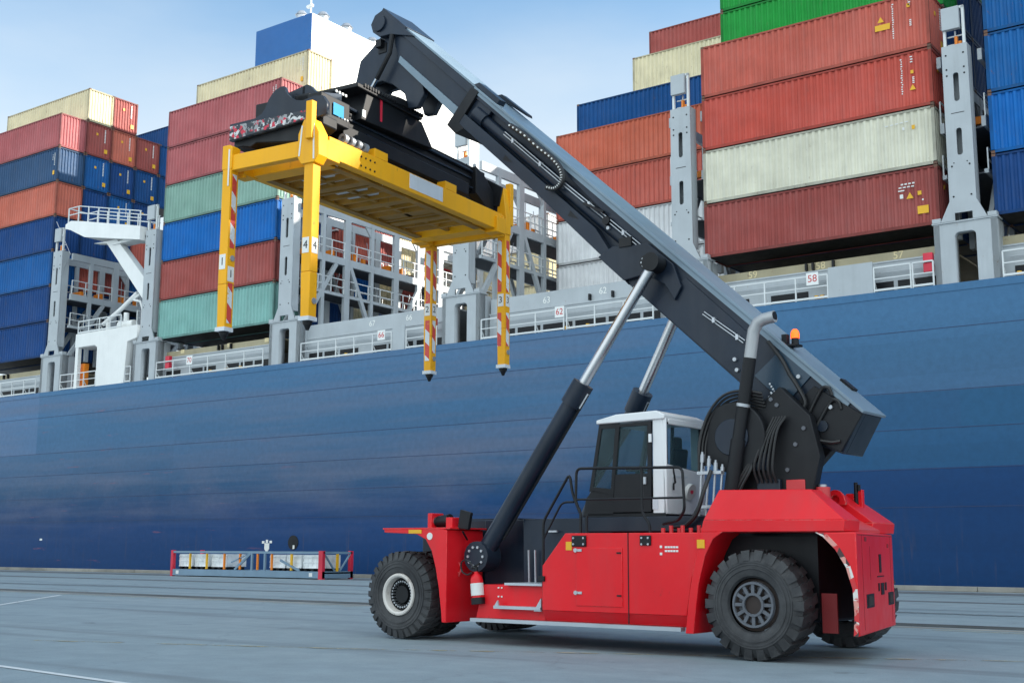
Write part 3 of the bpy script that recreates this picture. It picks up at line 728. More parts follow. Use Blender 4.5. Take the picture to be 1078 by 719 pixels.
def marks_mesh(kind):
    """clusters of small illegible markings, as the photo shows them: near the right end of the long side"""
    w_, yl = MB(), MB(); rng = random.Random(kind); hy = -CW / 2 - .004; hx = CL / 2
    def dash(mb, x, z, w, h): mb.box(x - w / 2, x + w / 2, hy, hy + .006, z - h / 2, z + h / 2)
    if kind in (1, 2):
        x = hx - 1.45 if kind == 1 else hx - 1.75
        for k in range(16): dash(w_, x + rng.uniform(-.02, .02), CH - .35 - k * .115, rng.uniform(.05, .09), .06)
        for k in range(3): dash(w_, hx - .95 + rng.uniform(-.03, .03), CH - .3 - k * .13, .12, .06)
        for k in range(4): dash(w_, hx - .9, CH - 1.35 - k * .09, .1, .05)
    if kind == 3:
        for k in range(4): dash(w_, hx - 1.7 + k * .18, CH - .72, .12, .07); dash(w_, hx - 1.8 + k * .2, CH - .87, .14, .06)
        dash(w_, hx - 1.75, CH - 1.02, .3, .06); dash(w_, hx - 1.75, CH - 1.3, .16, .2); dash(w_, hx - .75, CH - 1.6, .08, .08)
    if kind == 4:
        for k in range(5): dash(w_, hx - 2.3 + k * .24, CH - .62 + k * .012, .16, .05)
        dash(w_, hx - 1.5, CH - .9, .1, .14)
    if kind == 5:
        for k in range(9): dash(w_, hx - .55, CH - .5 - k * .12, rng.uniform(.06, .12), .07)
        for k in range(4): dash(w_, hx - .8, CH - .6 - k * .13, .1, .05)
    def tri(x, z, s): yl.prism([(x - s, z - s * .8), (x + s, z - s * .8), (x, z + s)], 'y', hy, hy + .006)
    if kind == 1: tri(hx - .95, CH - 1.85, .15); yl.box(hx - 1.02, hx - .88, hy, hy + .006, CH - 1.15, CH - .98)
    if kind == 2: tri(hx - 2.35, CH - 1.0, .16); yl.box(hx - 2.65, hx - 1.9, hy, hy + .006, CH - 1.55, CH - 1.25); yl.box(hx - 1.05, hx - .9, hy, hy + .006, CH - .68, CH - .5)
    if kind == 3: tri(hx - 1.35, CH - 1.32, .17); yl.box(hx - .98, hx - .8, hy, hy + .006, CH - 1.35, CH - 1.15); yl.box(hx - 1.02, hx - .5, hy, hy + .006, .62, 1.0)
    if kind == 4: yl.box(hx - 1.1, hx - .95, hy, hy + .006, CH - 1.0, CH - .8)
    if kind == 5: yl.box(hx - .75, hx - .5, hy, hy + .006, .6, .95)
    return w_.mesh('mk_w%d' % kind), [p.mesh('mk_y%d' % kind) for p in yl.pieces()]
MK = {k: marks_mesh(k) for k in (1, 2, 3, 4, 5)}
def end_marks():
    y = MB(); w_ = MB(); hx = CL / 2 + .002
    y.box(hx - .03, hx, .55, .85, .5, .85); y.box(hx - .03, hx, -.3, -.12, 1.9, 2.1)
    for k in range(9): w_.box(hx - .03, hx, .52, .52 + .1, 2.45 - k * .13, 2.53 - k * .13)
    return w_.mesh('mk_ew'), [p.mesh('mk_ey') for p in y.pieces()]
EMK = end_marks()
proto = None
def container(xl, col, n, colour, label, group, mark=0, endmark=False, yoff=0, dz=0):
    global proto
    root = empty('shipping_container', (xl + CL / 2, YC + CW / 2 + col * DY + yoff, Z0 + n * DZ + dz))
    tag(root, label, 'container', group)
    mat = M['c_' + colour]
    for nm, me in CM:
        inst(nm, me, M['dark'] if nm == 'floor' else M['f_' + colour] if nm == 'frame' else mat, root)
    if mark:
        a, b_ = MK[mark]
        if a.polygons: inst('marking', a, M['sticker_white'], root)
        for b2 in b_: inst('warning_sticker', b2, M['sticker_yellow'], root)
    if endmark:
        inst('end_marking', EMK[0], M['sticker_white'], root)
        for b2 in EMK[1]: inst('end_sticker', b2, M['sticker_yellow'], root)
    return root
G1, G2, G3, G4, G5 = 'containers stacked at the far left of the ship', 'containers stacked behind the yellow spreader', 'containers stacked behind the boom', 'containers in the tall stack right of the boom', 'containers at the right edge'
x1 = -99.78
for n, c, l, mk in [(0, 'navy', 'dark blue container, lowest of the far left stack', 0), (1, 'navy', 'dark blue container, second from the bottom of the far left stack', 0), (2, 'blue', 'blue container, third from the bottom of the far left stack', 0),
                (3, 'navy', 'blue container directly under the orange one in the far left stack', 0), (4, 'salmon', 'orange-red container with sunlit end in the far left stack', 0), (5, 'slate', 'grey-blue container with sunlit end under the rose one at far left', 5), (6, 'rose', 'rose red container topping the front of the far left stack', 0)]:
    container(x1, 0, n, c, l, G1, mk)
for col, n, c, l, em in [(1, 7, 'cream', 'cream container with rusty sunlit end, top of the far left stack', False), (1, 6, 'maroon', 'dull red container end just below the cream one at far left', True), (1, 5, 'blue', 'blue container end beside the grey-blue one in the far left stack', True), (1, 4, 'navy', 'dark blue container end beside the orange one in the far left stack', False),
                     (2, 7, 'maroon', 'dark red container end beside the cream one at the top left', True), (2, 6, 'salmon', 'orange-brown container end below the dark red top one at left', True), (2, 5, 'navy', 'dark blue container end with yellow label, middle of the left stack ends', True), (2, 4, 'blue', 'bright blue container end two rows below the orange-brown one at left', True),
                     (3, 6, 'maroon', 'brownish red container end at the right of the left stack ends', True), (3, 5, 'deepblue', 'deep blue container end below the brownish red one at left', True), (3, 4, 'navy', 'dark blue container end at lower right of the left stack ends', True),
                     (4, 5, 'deepblue', 'narrow visible blue container end furthest right in the left stack', False), (4, 6, 'deepblue', 'blue container end peeping out behind the brownish red one at left', False), (5, 7, 'deepblue', 'blue container side seen above the left stack ends', False)]:
    container(x1, col, n, c, l, G1, 0, em)
HL = 'container tucked out of sight inside the stacks'; HG = 'containers hidden inside the stacks'
for col in (1, 2, 3, 4):
    for n in range(4): container(x1, col, n, ['navy', 'maroon', 'navy', 'blue', 'brick'][(col * 2 + n) % 5], 'container end deep in shade behind the white wing platform', 'shaded container ends behind the wing platform')
x2 = -73.66
for n, c, l, mk in [(0, 'teal', 'pale turquoise container, lowest of the stack behind the spreader', 0), (1, 'maroon', 'dark red container second from the bottom behind the yellow legs', 0), (2, 'brightblue', 'bright blue container behind the yellow leg marked 1', 0), (3, 'green', 'grey-green container above the bright blue one behind the spreader', 0),
                (4, 'rose', 'dull red container above the grey-green one behind the spreader', 5), (5, 'rose', 'dull red container topping the front stack behind the spreader', 5)]:
    container(x2, 0, n, c, l, G2, mk)
container(x2, 1, 6, 'cream', 'long cream container below the blue and white deckhouse', G2, 5)
for n in range(6): container(x2, 1, n, 'navy', HL, HG)
x3 = -43.4
for n, c, l, mk in [(0, 'white', 'white container, lower of two beside the boom', 0), (1, 'white', 'white container, upper of two under the red one behind the boom', 0), (2, 'brick', 'red container between the white and orange ones behind the boom', 0), (3, 'orange', 'orange container under the blue one behind the boom', 0)]:
    container(x3, 3, n, c, l, G3, mk)
container(x3, 4, 4, 'deepblue', 'blue container with white lettering above the orange one behind the boom', G3, 3)
container(x3, 7, 6, 'cream', 'cream container with rusty edge rising behind the tall right stack', G3)
container(x3, 8, 7, 'maroon', 'dark red container, highest left of the green ones', G3)
for col, top in ((4, 4), (7, 6), (8, 7)):
    for n in range(0, top): container(x3, col, n, ['navy', 'maroon', 'blue'][(n + col) % 3], HL, HG)
x4 = -28.96
for n, c, l, mk in [(0, 'maroon', 'dark maroon container, lowest of the tall right stack', 3), (1, 'ivory', 'off-white container in the tall right stack', 4), (2, 'red', 'bright red container above the off-white one', 1), (3, 'brick', 'faded red container below the green ones in the tall right stack', 2)]:
    container(x4, 0, n, c, l, G4, mk, True)
container(x4, 1, 4, 'vgreen', 'vivid green container above the faded red one', G4)
container(x4, 1, 5, 'vgreen', 'vivid green container at the top edge of the picture', G4)
for n in range(4): container(x4, 1, n, 'navy', HL, HG)
for n, c, l in [(0, 'navy', 'scratched dark blue container, lowest at the right edge'), (1, 'brightblue', 'clean bright blue container at the right edge'), (2, 'wornblue', 'rust-streaked blue container above the bright blue one at right'), (3, 'wornblue', 'rust-streaked blue container at the top right corner'), (4, 'navy', 'dark blue container cut off by the top right corner')]:
    container(-14.31, 0, n, c, l, G5)
# bays further along the ship (out of frame to the right; they throw the shade that lies on the quay)
for bx, top in ((-14.31, 7), (.3, 8), (14.9, 8), (29.5, 8), (44.1, 8), (58.7, 8), (73.3, 8)):
    for n in range(top):
        if bx < 0 and n < 5: continue
        container(bx, 0, n, ['navy', 'brick', 'blue', 'cream', 'teal', 'maroon', 'rose'][int(bx * 3 + n * 2) % 7], HL, HG)
for n in range(6):
    for col in (2, 3): container(x4, col, n, 'navy' if n < 5 else 'vgreen', HL, HG)
for n in range(7):
    for col in (1, 2, 3, 4): container(-14.31, col, n, 'navy', HL, HG)
for n in range(4): container(x3, 5, n, 'navy', HL, HG)
# a few containers in the open bay seen through the lashing bridge
for col, n, c in [(1, 0, 'navy'), (2, 0, 'cream'), (3, 0, 'navy'), (1, 1, 'maroon'), (2, 1, 'brightblue'), (3, 1, 'cream'), (4, 1, 'maroon'), (2, 2, 'brick'), (3, 2, 'maroon'), (4, 2, 'cream'), (5, 2, 'brick'), (5, 1, 'blue'), (6, 1, 'vgreen')]:
    container(-73.66, col + 1, n, c, 'container half hidden behind the grey lashing bridge frame', 'containers glimpsed through the lashing bridge')

for col, n, c in [(9, 0, 'brick'), (9, 1, 'cream'), (9, 2, 'cream'), (9, 3, 'white'), (10, 0, 'cream'), (10, 1, 'red'), (10, 2, 'white'), (10, 3, 'cream'), (11, 0, 'red'), (11, 1, 'cream'), (11, 2, 'white'), (11, 3, 'cream'), (12, 3, 'white')]:
    container(-66.5, col, n, c, 'sunlit container half hidden behind the lashing bridge between spreader and boom', 'sunlit containers glimpsed between spreader and boom')

# ------------------------------------------------------------------ reach stacker (local frame: x to the rear, y away from camera, z up)
RS = empty('reach_stacker', (-8.172, 17.391, 0), R(-1.0))
tag(RS, 'red reach stacker with black raised boom parked on the quay', 'reach stacker')
CY = 1.95
def mk(mb, name, mat, parent=None, bevel=0): return mb.build(name, M[mat], parent or RS, bevel)

def tyre_mb(cx, y0, y1, r, rin, lug=1., nl=24):
    m = MB(); w_ = y1 - y0; c = (cx, y0, r)
    prof = [(.10 * w_, rin), (.03 * w_, rin + .03), (.0, rin + .10), (-.012, (r + rin) / 2), (.01, r - .16), (.05, r - .075), (.12 * w_, r - .045), (.5 * w_, r - .035), (.88 * w_, r - .045), (w_ - .05, r - .075), (w_ - .01, r - .16), (w_ + .012, (r + rin) / 2), (w_, rin + .10), (w_ - .03 * w_, rin + .03), (.9 * w_, rin)]
    m.lathe(prof, c, 64)
    for rr in (rin + .14, rin + .20, r - .19):
        for off in (-.018, w_ + .006): m.lathe([(off, rr - .012), (off + .012 * (1 if off < 0 else 0), rr - .02), (off + .012, rr), (off, rr + .01), (off, rr - .012)], c, 64)
    for i in range(nl):
        for side in (0, 1):
            a = 2 * math.pi * (i + .5 * side) / nl; da = 2 * math.pi / nl * .31
            ya, yb = (y0 - .004, y0 + w_ * .52) if side == 0 else (y0 + w_ * .48, y1 + .004)
            sk = .10 if side == 0 else -.10
            def P(y, ang, rr): return (cx + rr * math.cos(ang), y, r + rr * math.sin(ang))
            outer, inner = (ya, yb) if side == 0 else (yb, ya)
            rs, ri = r - .012 - .02 * (1 - lug), r - .022 * (1 - lug)
            m.hexa([P(outer, a - da, r - .17), P(outer, a + da, r - .17), P(inner, a + da * .8 + sk, r - .05), P(inner, a - da * .8 + sk, r - .05),
                    P(outer + (.03 if side == 0 else -.03), a - da, rs), P(outer + (.03 if side == 0 else -.03), a + da, rs), P(inner, a + da * .8 + sk, ri), P(inner, a - da * .8 + sk, ri)])
    return m
def wheel(cx, y0, y1, r, kind, near):
    face = y0 if near else y1; sg = 1 if near else -1; rin = .37 if kind == 'front' else .40
    hub = MB()
    if kind == 'front':
        hub.lathe([(sg * .16, .0), (sg * .16, .16), (sg * .20, .18), (sg * .20, .25), (sg * .12, .27), (sg * .12, .30), (sg * .20, .31)], (cx, face, r), 40)
        hub.cyl((cx, face + sg * .10, r), (cx, face + sg * .22, r), .155, n=24)
    else:
        hub.lathe([(sg * .05, .0), (sg * .05, .14), (sg * .07, .15), (sg * .14, .155), (sg * .14, .36), (sg * .10, .39)], (cx, face, r), 40)
    o = mk(hub, 'wheel', 'dark' if kind == 'front' else 'rimrust')
    mk(tyre_mb(cx, y0, y1, r, rin, .35 if kind == 'front' else 1., 30 if kind == 'front' else 22), 'tyre', 'tyre', o)
    rm = MB()
    if kind == 'front':
        rm.lathe([(sg * .02, .385), (sg * -.012, .375), (sg * -.02, .345), (sg * .0, .315), (sg * .10, .30), (sg * .18, .29)], (cx, face, r), 48); mk(rm, 'rim', 'rimwhite', o)
        b = MB()
        for i in range(26):
            a = 2 * math.pi * i / 26; b.cyl((cx + .235 * math.cos(a), face + sg * .09, r + .235 * math.sin(a)), (cx + .235 * math.cos(a), face + sg * .2, r + .235 * math.sin(a)), .018, n=6)
        mk(b, 'wheel_bolt', 'steel', o)
    else:
        rm.lathe([(sg * .03, .30), (sg * .0, .305), (sg * .0, .335), (sg * .06, .345)], (cx, face, r), 48)
        rm.lathe([(sg * .03, .135), (sg * .0, .14), (sg * .0, .175), (sg * .03, .18)], (cx, face, r), 36)
        for i in range(12):
            a = 2 * math.pi * i / 12
            rm.bar((cx + .17 * math.cos(a), face + sg * .03, r + .17 * math.sin(a)), (cx + .31 * math.cos(a), face + sg * .03, r + .31 * math.sin(a)), .05, .035, up=(0, 1, 0))
        mk(rm, 'rim', 'rimgrey', o)
        b = MB()
        for i in range(12):
            a = 2 * math.pi * (i + .5) / 12; b.cyl((cx + .25 * math.cos(a), face + sg * .09, r + .25 * math.sin(a)), (cx + .25 * math.cos(a), face + sg * .15, r + .25 * math.sin(a)), .03, n=6)
        mk(b, 'wheel_bolt', 'rimgrey', o)
FX = -7.17; FR = .805; RR = .825
wheel(FX, 0, .52, FR, 'front', True); wheel(FX, .60, 1.12, FR, 'front', True)
wheel(FX, 2.80, 3.32, FR, 'front', False); wheel(FX, 3.40, 3.92, FR, 'front', False)
wheel(-.03, 0, .56, RR, 'rear', True); wheel(-.03, 3.38, 3.94, RR, 'rear', False)
ax = MB(); ax.cyl((FX, .9, FR), (FX, 3.1, FR), .28, n=16); ax.cyl((-.03, .4, RR), (-.03, 3.5, RR), .2, n=16); ax.box(FX - .35, FX + .35, 1.5, 2.4, .45, 1.2); mk(ax, 'axle', 'dark')

# chassis: twin black frame beams and deck
ch = MB()
ch.prism([(-7.6, 1.2), (-7.6, 1.95), (-6.9, 2.17), (.5, 2.17), (.7, 1.85), (.7, .55), (-3.2, .5), (-5.6, .5), (-6.2, .85)], 'y', 1.15, 2.9)
ch.box(-4.9, -3.0, .80, 1.15, .5, 2.17); ch.box(-6.0, -4.9, 1.08, 1.15, .5, 2.17); ch.box(-3.55, -.85, .72, 3.2, 1.93, 2.18)
mk(ch, 'chassis', 'black', bevel=.015)
# red side boxes with sloped front, lower tapered skirt
sb = MB(); sb.prism([(-3.92, .62), (-3.92, 1.36), (-3.45, 1.90), (-.80, 1.90), (-1.06, 1.2), (-1.16, .62)], 'y', .02, .78)
sb.prism([(-3.92, .45), (-3.92, .62), (-1.16, .62), (-1.20, .45)], 'y', .14, .75, None)
sbx = mk(sb, 'side_box', 'red', bevel=.012)
sk = MB(); sk._add([(-3.92, .02, .62), (-1.16, .02, .62), (-1.2, .16, .44), (-3.92, .16, .44)], [(0, 1, 2, 3)]); mk(sk, 'skirt', 'red', sbx)
dr = MB(); dr.box(-3.22, -2.32, .004, .03, .72, 1.66); d_ = mk(dr, 'door', 'red', sbx, .006)
hd = MB()
for z in (.93, 1.62): hd.box(-3.26, -3.10, -.012, .01, z - .02, z + .02); hd.cyl((-3.22, -.02, z), (-3.22, .0, z), .035, n=10)
mk(hd, 'hinge', 'steel', d_)
hd = MB()
for z in (.90, 1.58): hd.box(-2.42, -2.34, -.008, .006, z - .013, z + .013)
mk(hd, 'handle', 'dark', d_)
sj = MB(); sj.box(-2.22, -2.205, .012, .025, .46, 1.9); mk(sj, 'panel_joint', 'dark', sbx)
lb = MB(); lb.box(-3.43, -3.31, .012, .021, 1.62, 1.76); mk(lb, 'warning_sticker', 'sticker_yellow', sbx)
lb = MB()
for k in range(2):
    for j in range(5): lb.box(-1.53 + j * .05, -1.49 + j * .05, .012, .021, 1.60 + k * .06, 1.63 + k * .06)
lb.box(-1.62, -1.58, .010, .021, 1.66, 1.70); lb.box(-1.62, -1.58, .010, .021, 1.55, 1.59); mk(lb, 'marking', 'sticker_white', sbx)
sl = MB(); sl.box(-5.45, -1.25, -.02, .12, .385, .445); mk(sl, 'running_board', 'alu')
# boarding steps in front of the side box
sp_ = MB(); sp_.box(-5.3, -3.925, .22, .80, .46, 1.02); sp_.prism([(-5.46, .44), (-5.3, 1.02), (-3.95, 1.02), (-3.95, .44)], 'y', .16, .22); mk(sp_, 'step_box', 'red', bevel=.01)
stp = MB(); stp.box(-4.95, -3.95, -.0, .24, .62, .67); stp.prism([(-4.1, .60), (-3.95, .60), (-3.95, .82)], 'y', .02, .06); stp.prism([(-4.85, .66), (-4.95, .66), (-4.88, .76)], 'y', .02, .06); mk(stp, 'step', 'alu')
stp = MB(); stp.box(-4.75, -3.95, .05, .78, 1.02, 1.06); mk(stp, 'step', 'alu')
bt = MB()
for x in (-4.95, -4.88):
    for z in (.82, .97): bt.cyl((x, .14, z), (x, .16, z), .016, n=6)
mk(bt, 'bolt', 'sticker_white')
pp = MB(); pp.tube([(-4.72, .74, 1.05), (-4.72, .72, 1.62)], .018, 6); pp.tube([(-4.58, .74, 1.05), (-4.58, .72, 1.62)], .018, 6); pp.box(-4.28, -4.1, .70, .75, 1.93, 1.96); mk(pp, 'hydraulic_pipe', 'steel')
# front fenders: flat top plate with a curved drop behind the wheel
def fender(y0, y1, near):
    arc = [(-7.55, 1.93), (-6.75, 1.90), (-6.52, 1.80), (-6.38, 1.60), (-6.28, 1.30), (-6.20, .95), (-6.14, .55), (-6.12, .34)]
    out = [(-7.55, 1.985), (-6.2, 2.0), (-6.02, 1.97), (-6.02, .34)]
    m = MB(); m.prism(out + arc[::-1], 'y', y0, y1)
    o = mk(m, 'fender', 'red', bevel=.012)
    m = MB(); m.box(-7.58, -5.95, y0 - .005 if near else y0, y1 + .02, 1.987, 2.015); mk(m, 'fender_lip', 'red', o)
    if near:
        m = MB(); m.box(-6.93, -6.62, y0 - .012, y0 + .003, 1.912, 1.978); mk(m, 'reflector', 'sticker_yellow', o)
        m = MB(); m.cyl((-6.42, y0 - .010, 1.86), (-6.42, y0 + .005, 1.86), .065, n=20); mk(m, 'round_sticker', 'sticker_white', o)
        m = MB(); m.tube([(-6.03, .35, 1.40), (-5.99, .38, 1.30), (-6.0, .33, 1.15), (-5.99, .30, 1.22)], .015, 6); mk(m, 'hook', 'redworn', o)
    return o
fd = fender(.0, 1.05, True); fender(2.88, 3.93, False)
# headlamp cluster and mirror on the front fender
hl = MB(); hl.box(-6.62, -6.52, .16, .5, 2.0, 2.28); hl.box(-6.2, -6.05, .18, .5, 2.0, 2.2); mk(hl, 'lamp_bracket', 'red', fd, .01)
hl = MB(); hl.cyl((-6.52, .33, 2.13), (-6.22, .33, 2.15), .10, .12, n=16); mk(hl, 'headlight', 'dark', fd)
hl = MB(); hl.cyl((-6.535, .28, 2.13), (-6.50, .28, 2.13), .085, n=16); mk(hl, 'lamp_lens', 'chrome', fd)
mr_ = MB(); mr_.prism([(-5.98, 2.0), (-5.74, 1.98), (-5.68, 2.28), (-5.92, 2.34)], 'y', .25, .33); mr_.tube([(-5.9, .3, 1.95), (-5.95, .5, 1.8)], .02); mk(mr_, 'mirror', 'dark', fd, .03)
# front deck box behind fender
fb = MB(); fb.box(-7.4, -5.3, 1.2, 2.85, 1.5, 2.2); mk(fb, 'deck_plate', 'black')
# lift cylinders
def cyl_assembly(y, ytop, base, top, frac, near):
    b = Vector((base[0], y, base[1])); t = Vector((top[0], ytop, top[1])); mid = b.lerp(t, frac)
    m = MB(); m.cyl(b, mid, .165, n=24); d = (t - b).normalized(); m.cyl(mid - d * .42, mid + d * .03, .20, n=24); m.cyl((b.x, b.y - .2, b.z), (b.x, b.y + .2, b.z), .27, n=24)
    o = mk(m, 'lift_cylinder', 'black')
    m = MB(); m.cyl(mid, t, .098, n=24); mk(m, 'piston_rod', 'chrome', o)
    m = MB(); m.cyl((t.x, t.y - .14, t.z), (t.x, t.y + .14, t.z), .17, n=20); mk(m, 'rod_eye', 'dark', o)
    if near:
        m = MB()
        for i in range(10):
            a = 2 * math.pi * i / 10; m.cyl((b.x + .17 * math.cos(a), y - .225, b.z + .17 * math.sin(a)), (b.x + .17 * math.cos(a), y - .2, b.z + .17 * math.sin(a)), .026, n=6)
        mk(m, 'pin_bolt', 'steel', o)
    m = MB(); off = d.cross(Vector((0, 1, 0))) * -.2
    m.tube([b + off + d * .5, mid + off - d * .1], .025, 6); mk(m, 'cylinder_pipe', 'dark', o)
    m = MB(); m.bar(mid - d * .38 + off * .95, mid - d * .08 + off * .95, .07, .05); mk(m, 'valve_block', 'steel', o)
    return o
cyl_assembly(.55, 1.26, (-5.63, 1.50), (-2.38, 6.63), .59, True)
cyl_assembly(3.40, 2.68, (-5.63, 1.50), (-2.38, 6.63), .60, False)

# boom: s along the boom from the rear, d below its top edge
A = R(42.2); BX, BZ = 1.228, 3.794; ca, sa = math.cos(A), math.sin(A)
def B(s, d, y): return (BX - s * ca - d * sa, y, BZ + s * sa - d * ca)
def bprism(m, poly, y0, y1): return m.prism([(B(s, d, 0)[0], B(s, d, 0)[2]) for s, d in poly], 'y', y0, y1)
Y0b, Y1b = 1.5, 2.4
m = MB(); bprism(m, [(.0, .03), (-.16, .74), (.36, .93), (1.0, .98), (4.9, .97), (5.75, .90), (8, .82), (10.62, .80), (10.62, .03)], Y0b + .16, Y1b - .03)
boom = mk(m, 'boom', 'black', bevel=.02)
m = MB(); bprism(m, [(-.02, -.02), (-.02, .03), (10.66, .03), (10.66, -.02)], Y0b - .03, Y1b + .03); mk(m, 'top_plate', 'boomlit', boom, .008)
m = MB(); bprism(m, [(.0, .03), (-.16, .74), (.36, .93), (1.0, .98), (4.9, .97), (5.2, .94), (5.0, .03)], Y0b + .03, Y0b + .165); mk(m, 'web_plate', 'black', boom, .01)
m = MB(); bprism(m, [(.25, .03), (.25, .11), (4.9, .12), (10.6, .10), (10.6, .03)], Y0b - .005, Y0b + .17); mk(m, 'upper_flange', 'boomlit', boom)
m = MB(); bprism(m, [(5.0, .12), (5.0, .50), (5.6, .30), (7.2, .19), (10.6, .17), (10.6, .10)], Y0b + .02, Y0b + .17); mk(m, 'flange_gusset', 'black', boom, .006)
m = MB(); m.cyl(B(5.3, .42, Y0b + .13), B(10.0, .42, Y0b + .13), .125, n=18); m.cyl(B(10.0, .42, Y0b + .13), B(10.35, .42, Y0b + .13), .17, n=18); mk(m, 'extension_cylinder', 'black', boom)
m = MB(); bprism(m, [(4.9, .97), (5.7, .90), (8, .82), (10.62, .80), (10.62, .56), (8, .57), (6.2, .58), (5.75, .7)], Y0b - .02, Y0b + .17); mk(m, 'lower_flange', 'black', boom, .008)
m = MB(); bprism(m, [(1.05, .10), (1.75, .09), (1.85, .72), (1.1, .74)], Y0b, Y0b + .04); mk(m, 'cover_plate', 'panelblue', boom, .006)
m = MB(); bprism(m, [(-.02, .05), (.9, .2), (1.0, .80), (.36, .90), (-.13, .72)], Y0b - .012, Y0b + .04); mk(m, 'tail_plate', 'dark', boom, .006)
m = MB(); bprism(m, [(4.02, .20), (2.2, .24), (1.95, .94), (4.1, .95), (4.22, .9)], Y0b + .0, Y0b + .035); mk(m, 'side_plate', 'black', boom, .006)
m = MB(); bprism(m, [(5.75, .95), (5.62, .62), (5.2, .30), (5.05, .16), (4.35, .15), (3.95, .36), (3.9, .62), (4.25, .52), (4.7, .62), (5.0, .96)], Y0b - .07, Y0b + .03); mk(m, 'cylinder_bracket', 'black', boom, .012)
m = MB(); bprism(m, [(5.75, .95), (5.62, .62), (5.2, .30), (5.05, .16), (4.35, .15), (3.95, .36), (3.9, .62), (4.25, .52), (4.7, .62), (5.0, .96)], Y1b, Y1b + .17); mk(m, 'cylinder_bracket', 'black', boom, .012)
m = MB(); c0 = B(4.66, .38, Y0b - .17); m.cyl((c0[0], Y0b - .34, c0[2]), (c0[0], Y0b - .05, c0[2]), .135, n=24)
pc = mk(m, 'pin_cap', 'dark', boom)
m = MB()
for i in range(8):
    a = 2 * math.pi * i / 8; m.cyl((c0[0] + .09 * math.cos(a), Y0b - .36, c0[2] + .09 * math.sin(a)), (c0[0] + .09 * math.cos(a), Y0b - .335, c0[2] + .09 * math.sin(a)), .02, n=6)
mk(m, 'pin_bolt', 'steel', pc)
# steel hydraulic lines along the side
m = MB()
for dd in (0, .055): m.tube([B(9.3, .30 + dd, Y0b - .05), B(7.4, .30 + dd, Y0b - .05), B(5.1, .26 + dd, Y0b - .05)], .011, 6)
for dd in (0, .05): m.tube([B(3.3, .44 + dd, Y0b - .04), B(2.35, .36 + dd, Y0b - .04)], .010, 6)
mk(m, 'hydraulic_pipe', 'steel', boom)
m = MB()
for s, d in ((9.0, .33), (8.1, .33), (6.6, .31), (5.6, .30), (3.05, .44), (2.5, .40)): m.box(*[v for pr in zip((B(s, d, 0)[0] - .025, Y0b - .07, B(s, d, 0)[2] - .045), (B(s, d, 0)[0] + .025, Y0b + .03, B(s, d, 0)[2] + .045)) for v in pr])
mk(m, 'pipe_clamp', 'steel', boom)
# armoured hose loop
lp = [(9.2, .12), (8.8, .08), (8.3, .09), (7.9, .08), (7.6, .12), (7.42, .22), (7.36, .36), (7.42, .50), (7.6, .58)]
m = MB(); m.tube(smooth([B(s, d, Y0b - .12) for s, d in lp], 5), .055, 8); hs = mk(m, 'hose_loop', 'rubber', boom)
m = MB(); hp = smooth([B(s_, d_, Y0b - .165) for s_, d_ in lp], 7)
for k in range(0, len(hp) - 1, 2): m.bar(hp[k], Vector(hp[k]).lerp(Vector(hp[k + 1]), .62), .045, .03)
m.build('hose_spiral', M['sticker_white'], hs, 0, None, False)
m = MB(); m.tube(smooth([B(1.35, .3, Y0b - .05), B(1.1, .36, Y0b - .08), B(.8, .5, Y0b - .08), B(.85, .75, Y0b - .08), B(1.1, .85, Y0b - .08), B(1.3, .85, Y0b - .08)]), .035, 7); m.tube(smooth([B(2.0, .12, Y0b - .05), B(1.6, .2, Y0b - .06), B(1.35, .3, Y0b - .05)]), .035, 7)
m.tube(smooth([B(1.25, .9, Y0b - .08), B(.8, .92, Y0b - .10), B(.45, .90, Y0b - .09), B(.1, .72, Y0b - .06), B(-.02, .6, Y0b - .02)]), .03, 7); m.tube(smooth([B(1.2, .84, Y0b - .08), B(.8, .86, Y0b - .10), B(.42, .84, Y0b - .08), B(.2, .78, Y0b - .04)]), .03, 7)
m.tube(smooth([B(.30, .2, Y0b - .02), B(.42, .13, Y0b - .05), B(.5, .25, Y0b - .04), B(.4, .85, Y0b - .03)]), .03, 7); m.tube(smooth([B(.56, .12, Y0b - .02), B(.68, .07, Y0b - .05), B(.75, .2, Y0b - .04), B(.62, .8, Y0b - .03)]), .03, 7)
mk(m, 'hose', 'rubber', boom)
m = MB()
for k in range(4):
    s, d = 1.38 - .02 * k, .72 + .07 * k; m.cyl(B(s, d, Y0b - .12), B(s - .12, d + .03, Y0b - .12), .022, n=8)
    s, d = 1.18 - .03 * k, .70 + .08 * k; m.cyl(B(s, d, Y0b - .12), B(s - .12, d + .03, Y0b - .12), .022, n=8)
for k in range(6): m.cyl(B(1.5 - .05 * k, .62 + .015 * k, Y0b - .1), B(1.48 - .05 * k, .64 + .015 * k, Y0b - .1), .018, n=6)
for s, d in ((1.2, .24), (.45, .28), (.42, .92), (2.3, .72), (2.15, .83), (5.95, .42)): p = B(s, d, 0); m.cyl((p[0], Y0b - .05, p[2]), (p[0], Y0b + .01, p[2]), .035, n=8)
mk(m, 'fitting', 'steel', boom)
m = MB(); p = B(.36, .60, 0); m.cyl((p[0], Y0b - .05, p[2]), (p[0], Y0b, p[2]), .09, n=16); mk(m, 'pivot_pin', 'black', boom)
m = MB(); p = B(6.15, .30, 0); m.bar(B(6.7, .36, Y0b - .05), B(6.2, .24, Y0b - .08), .07, .05); p = B(6.05, .33, 0); m.cyl((p[0], Y0b - .1, p[2]), (p[0], Y0b, p[2]), .08, n=10); m.box(B(5.3, .5, 0)[0] - .16, B(5.3, .5, 0)[0] + .1, Y0b - .1, Y0b, B(5.45, .4, 0)[2] - .1, B(5.45, .4, 0)[2] + .07); mk(m, 'valve_block', 'dark', boom)
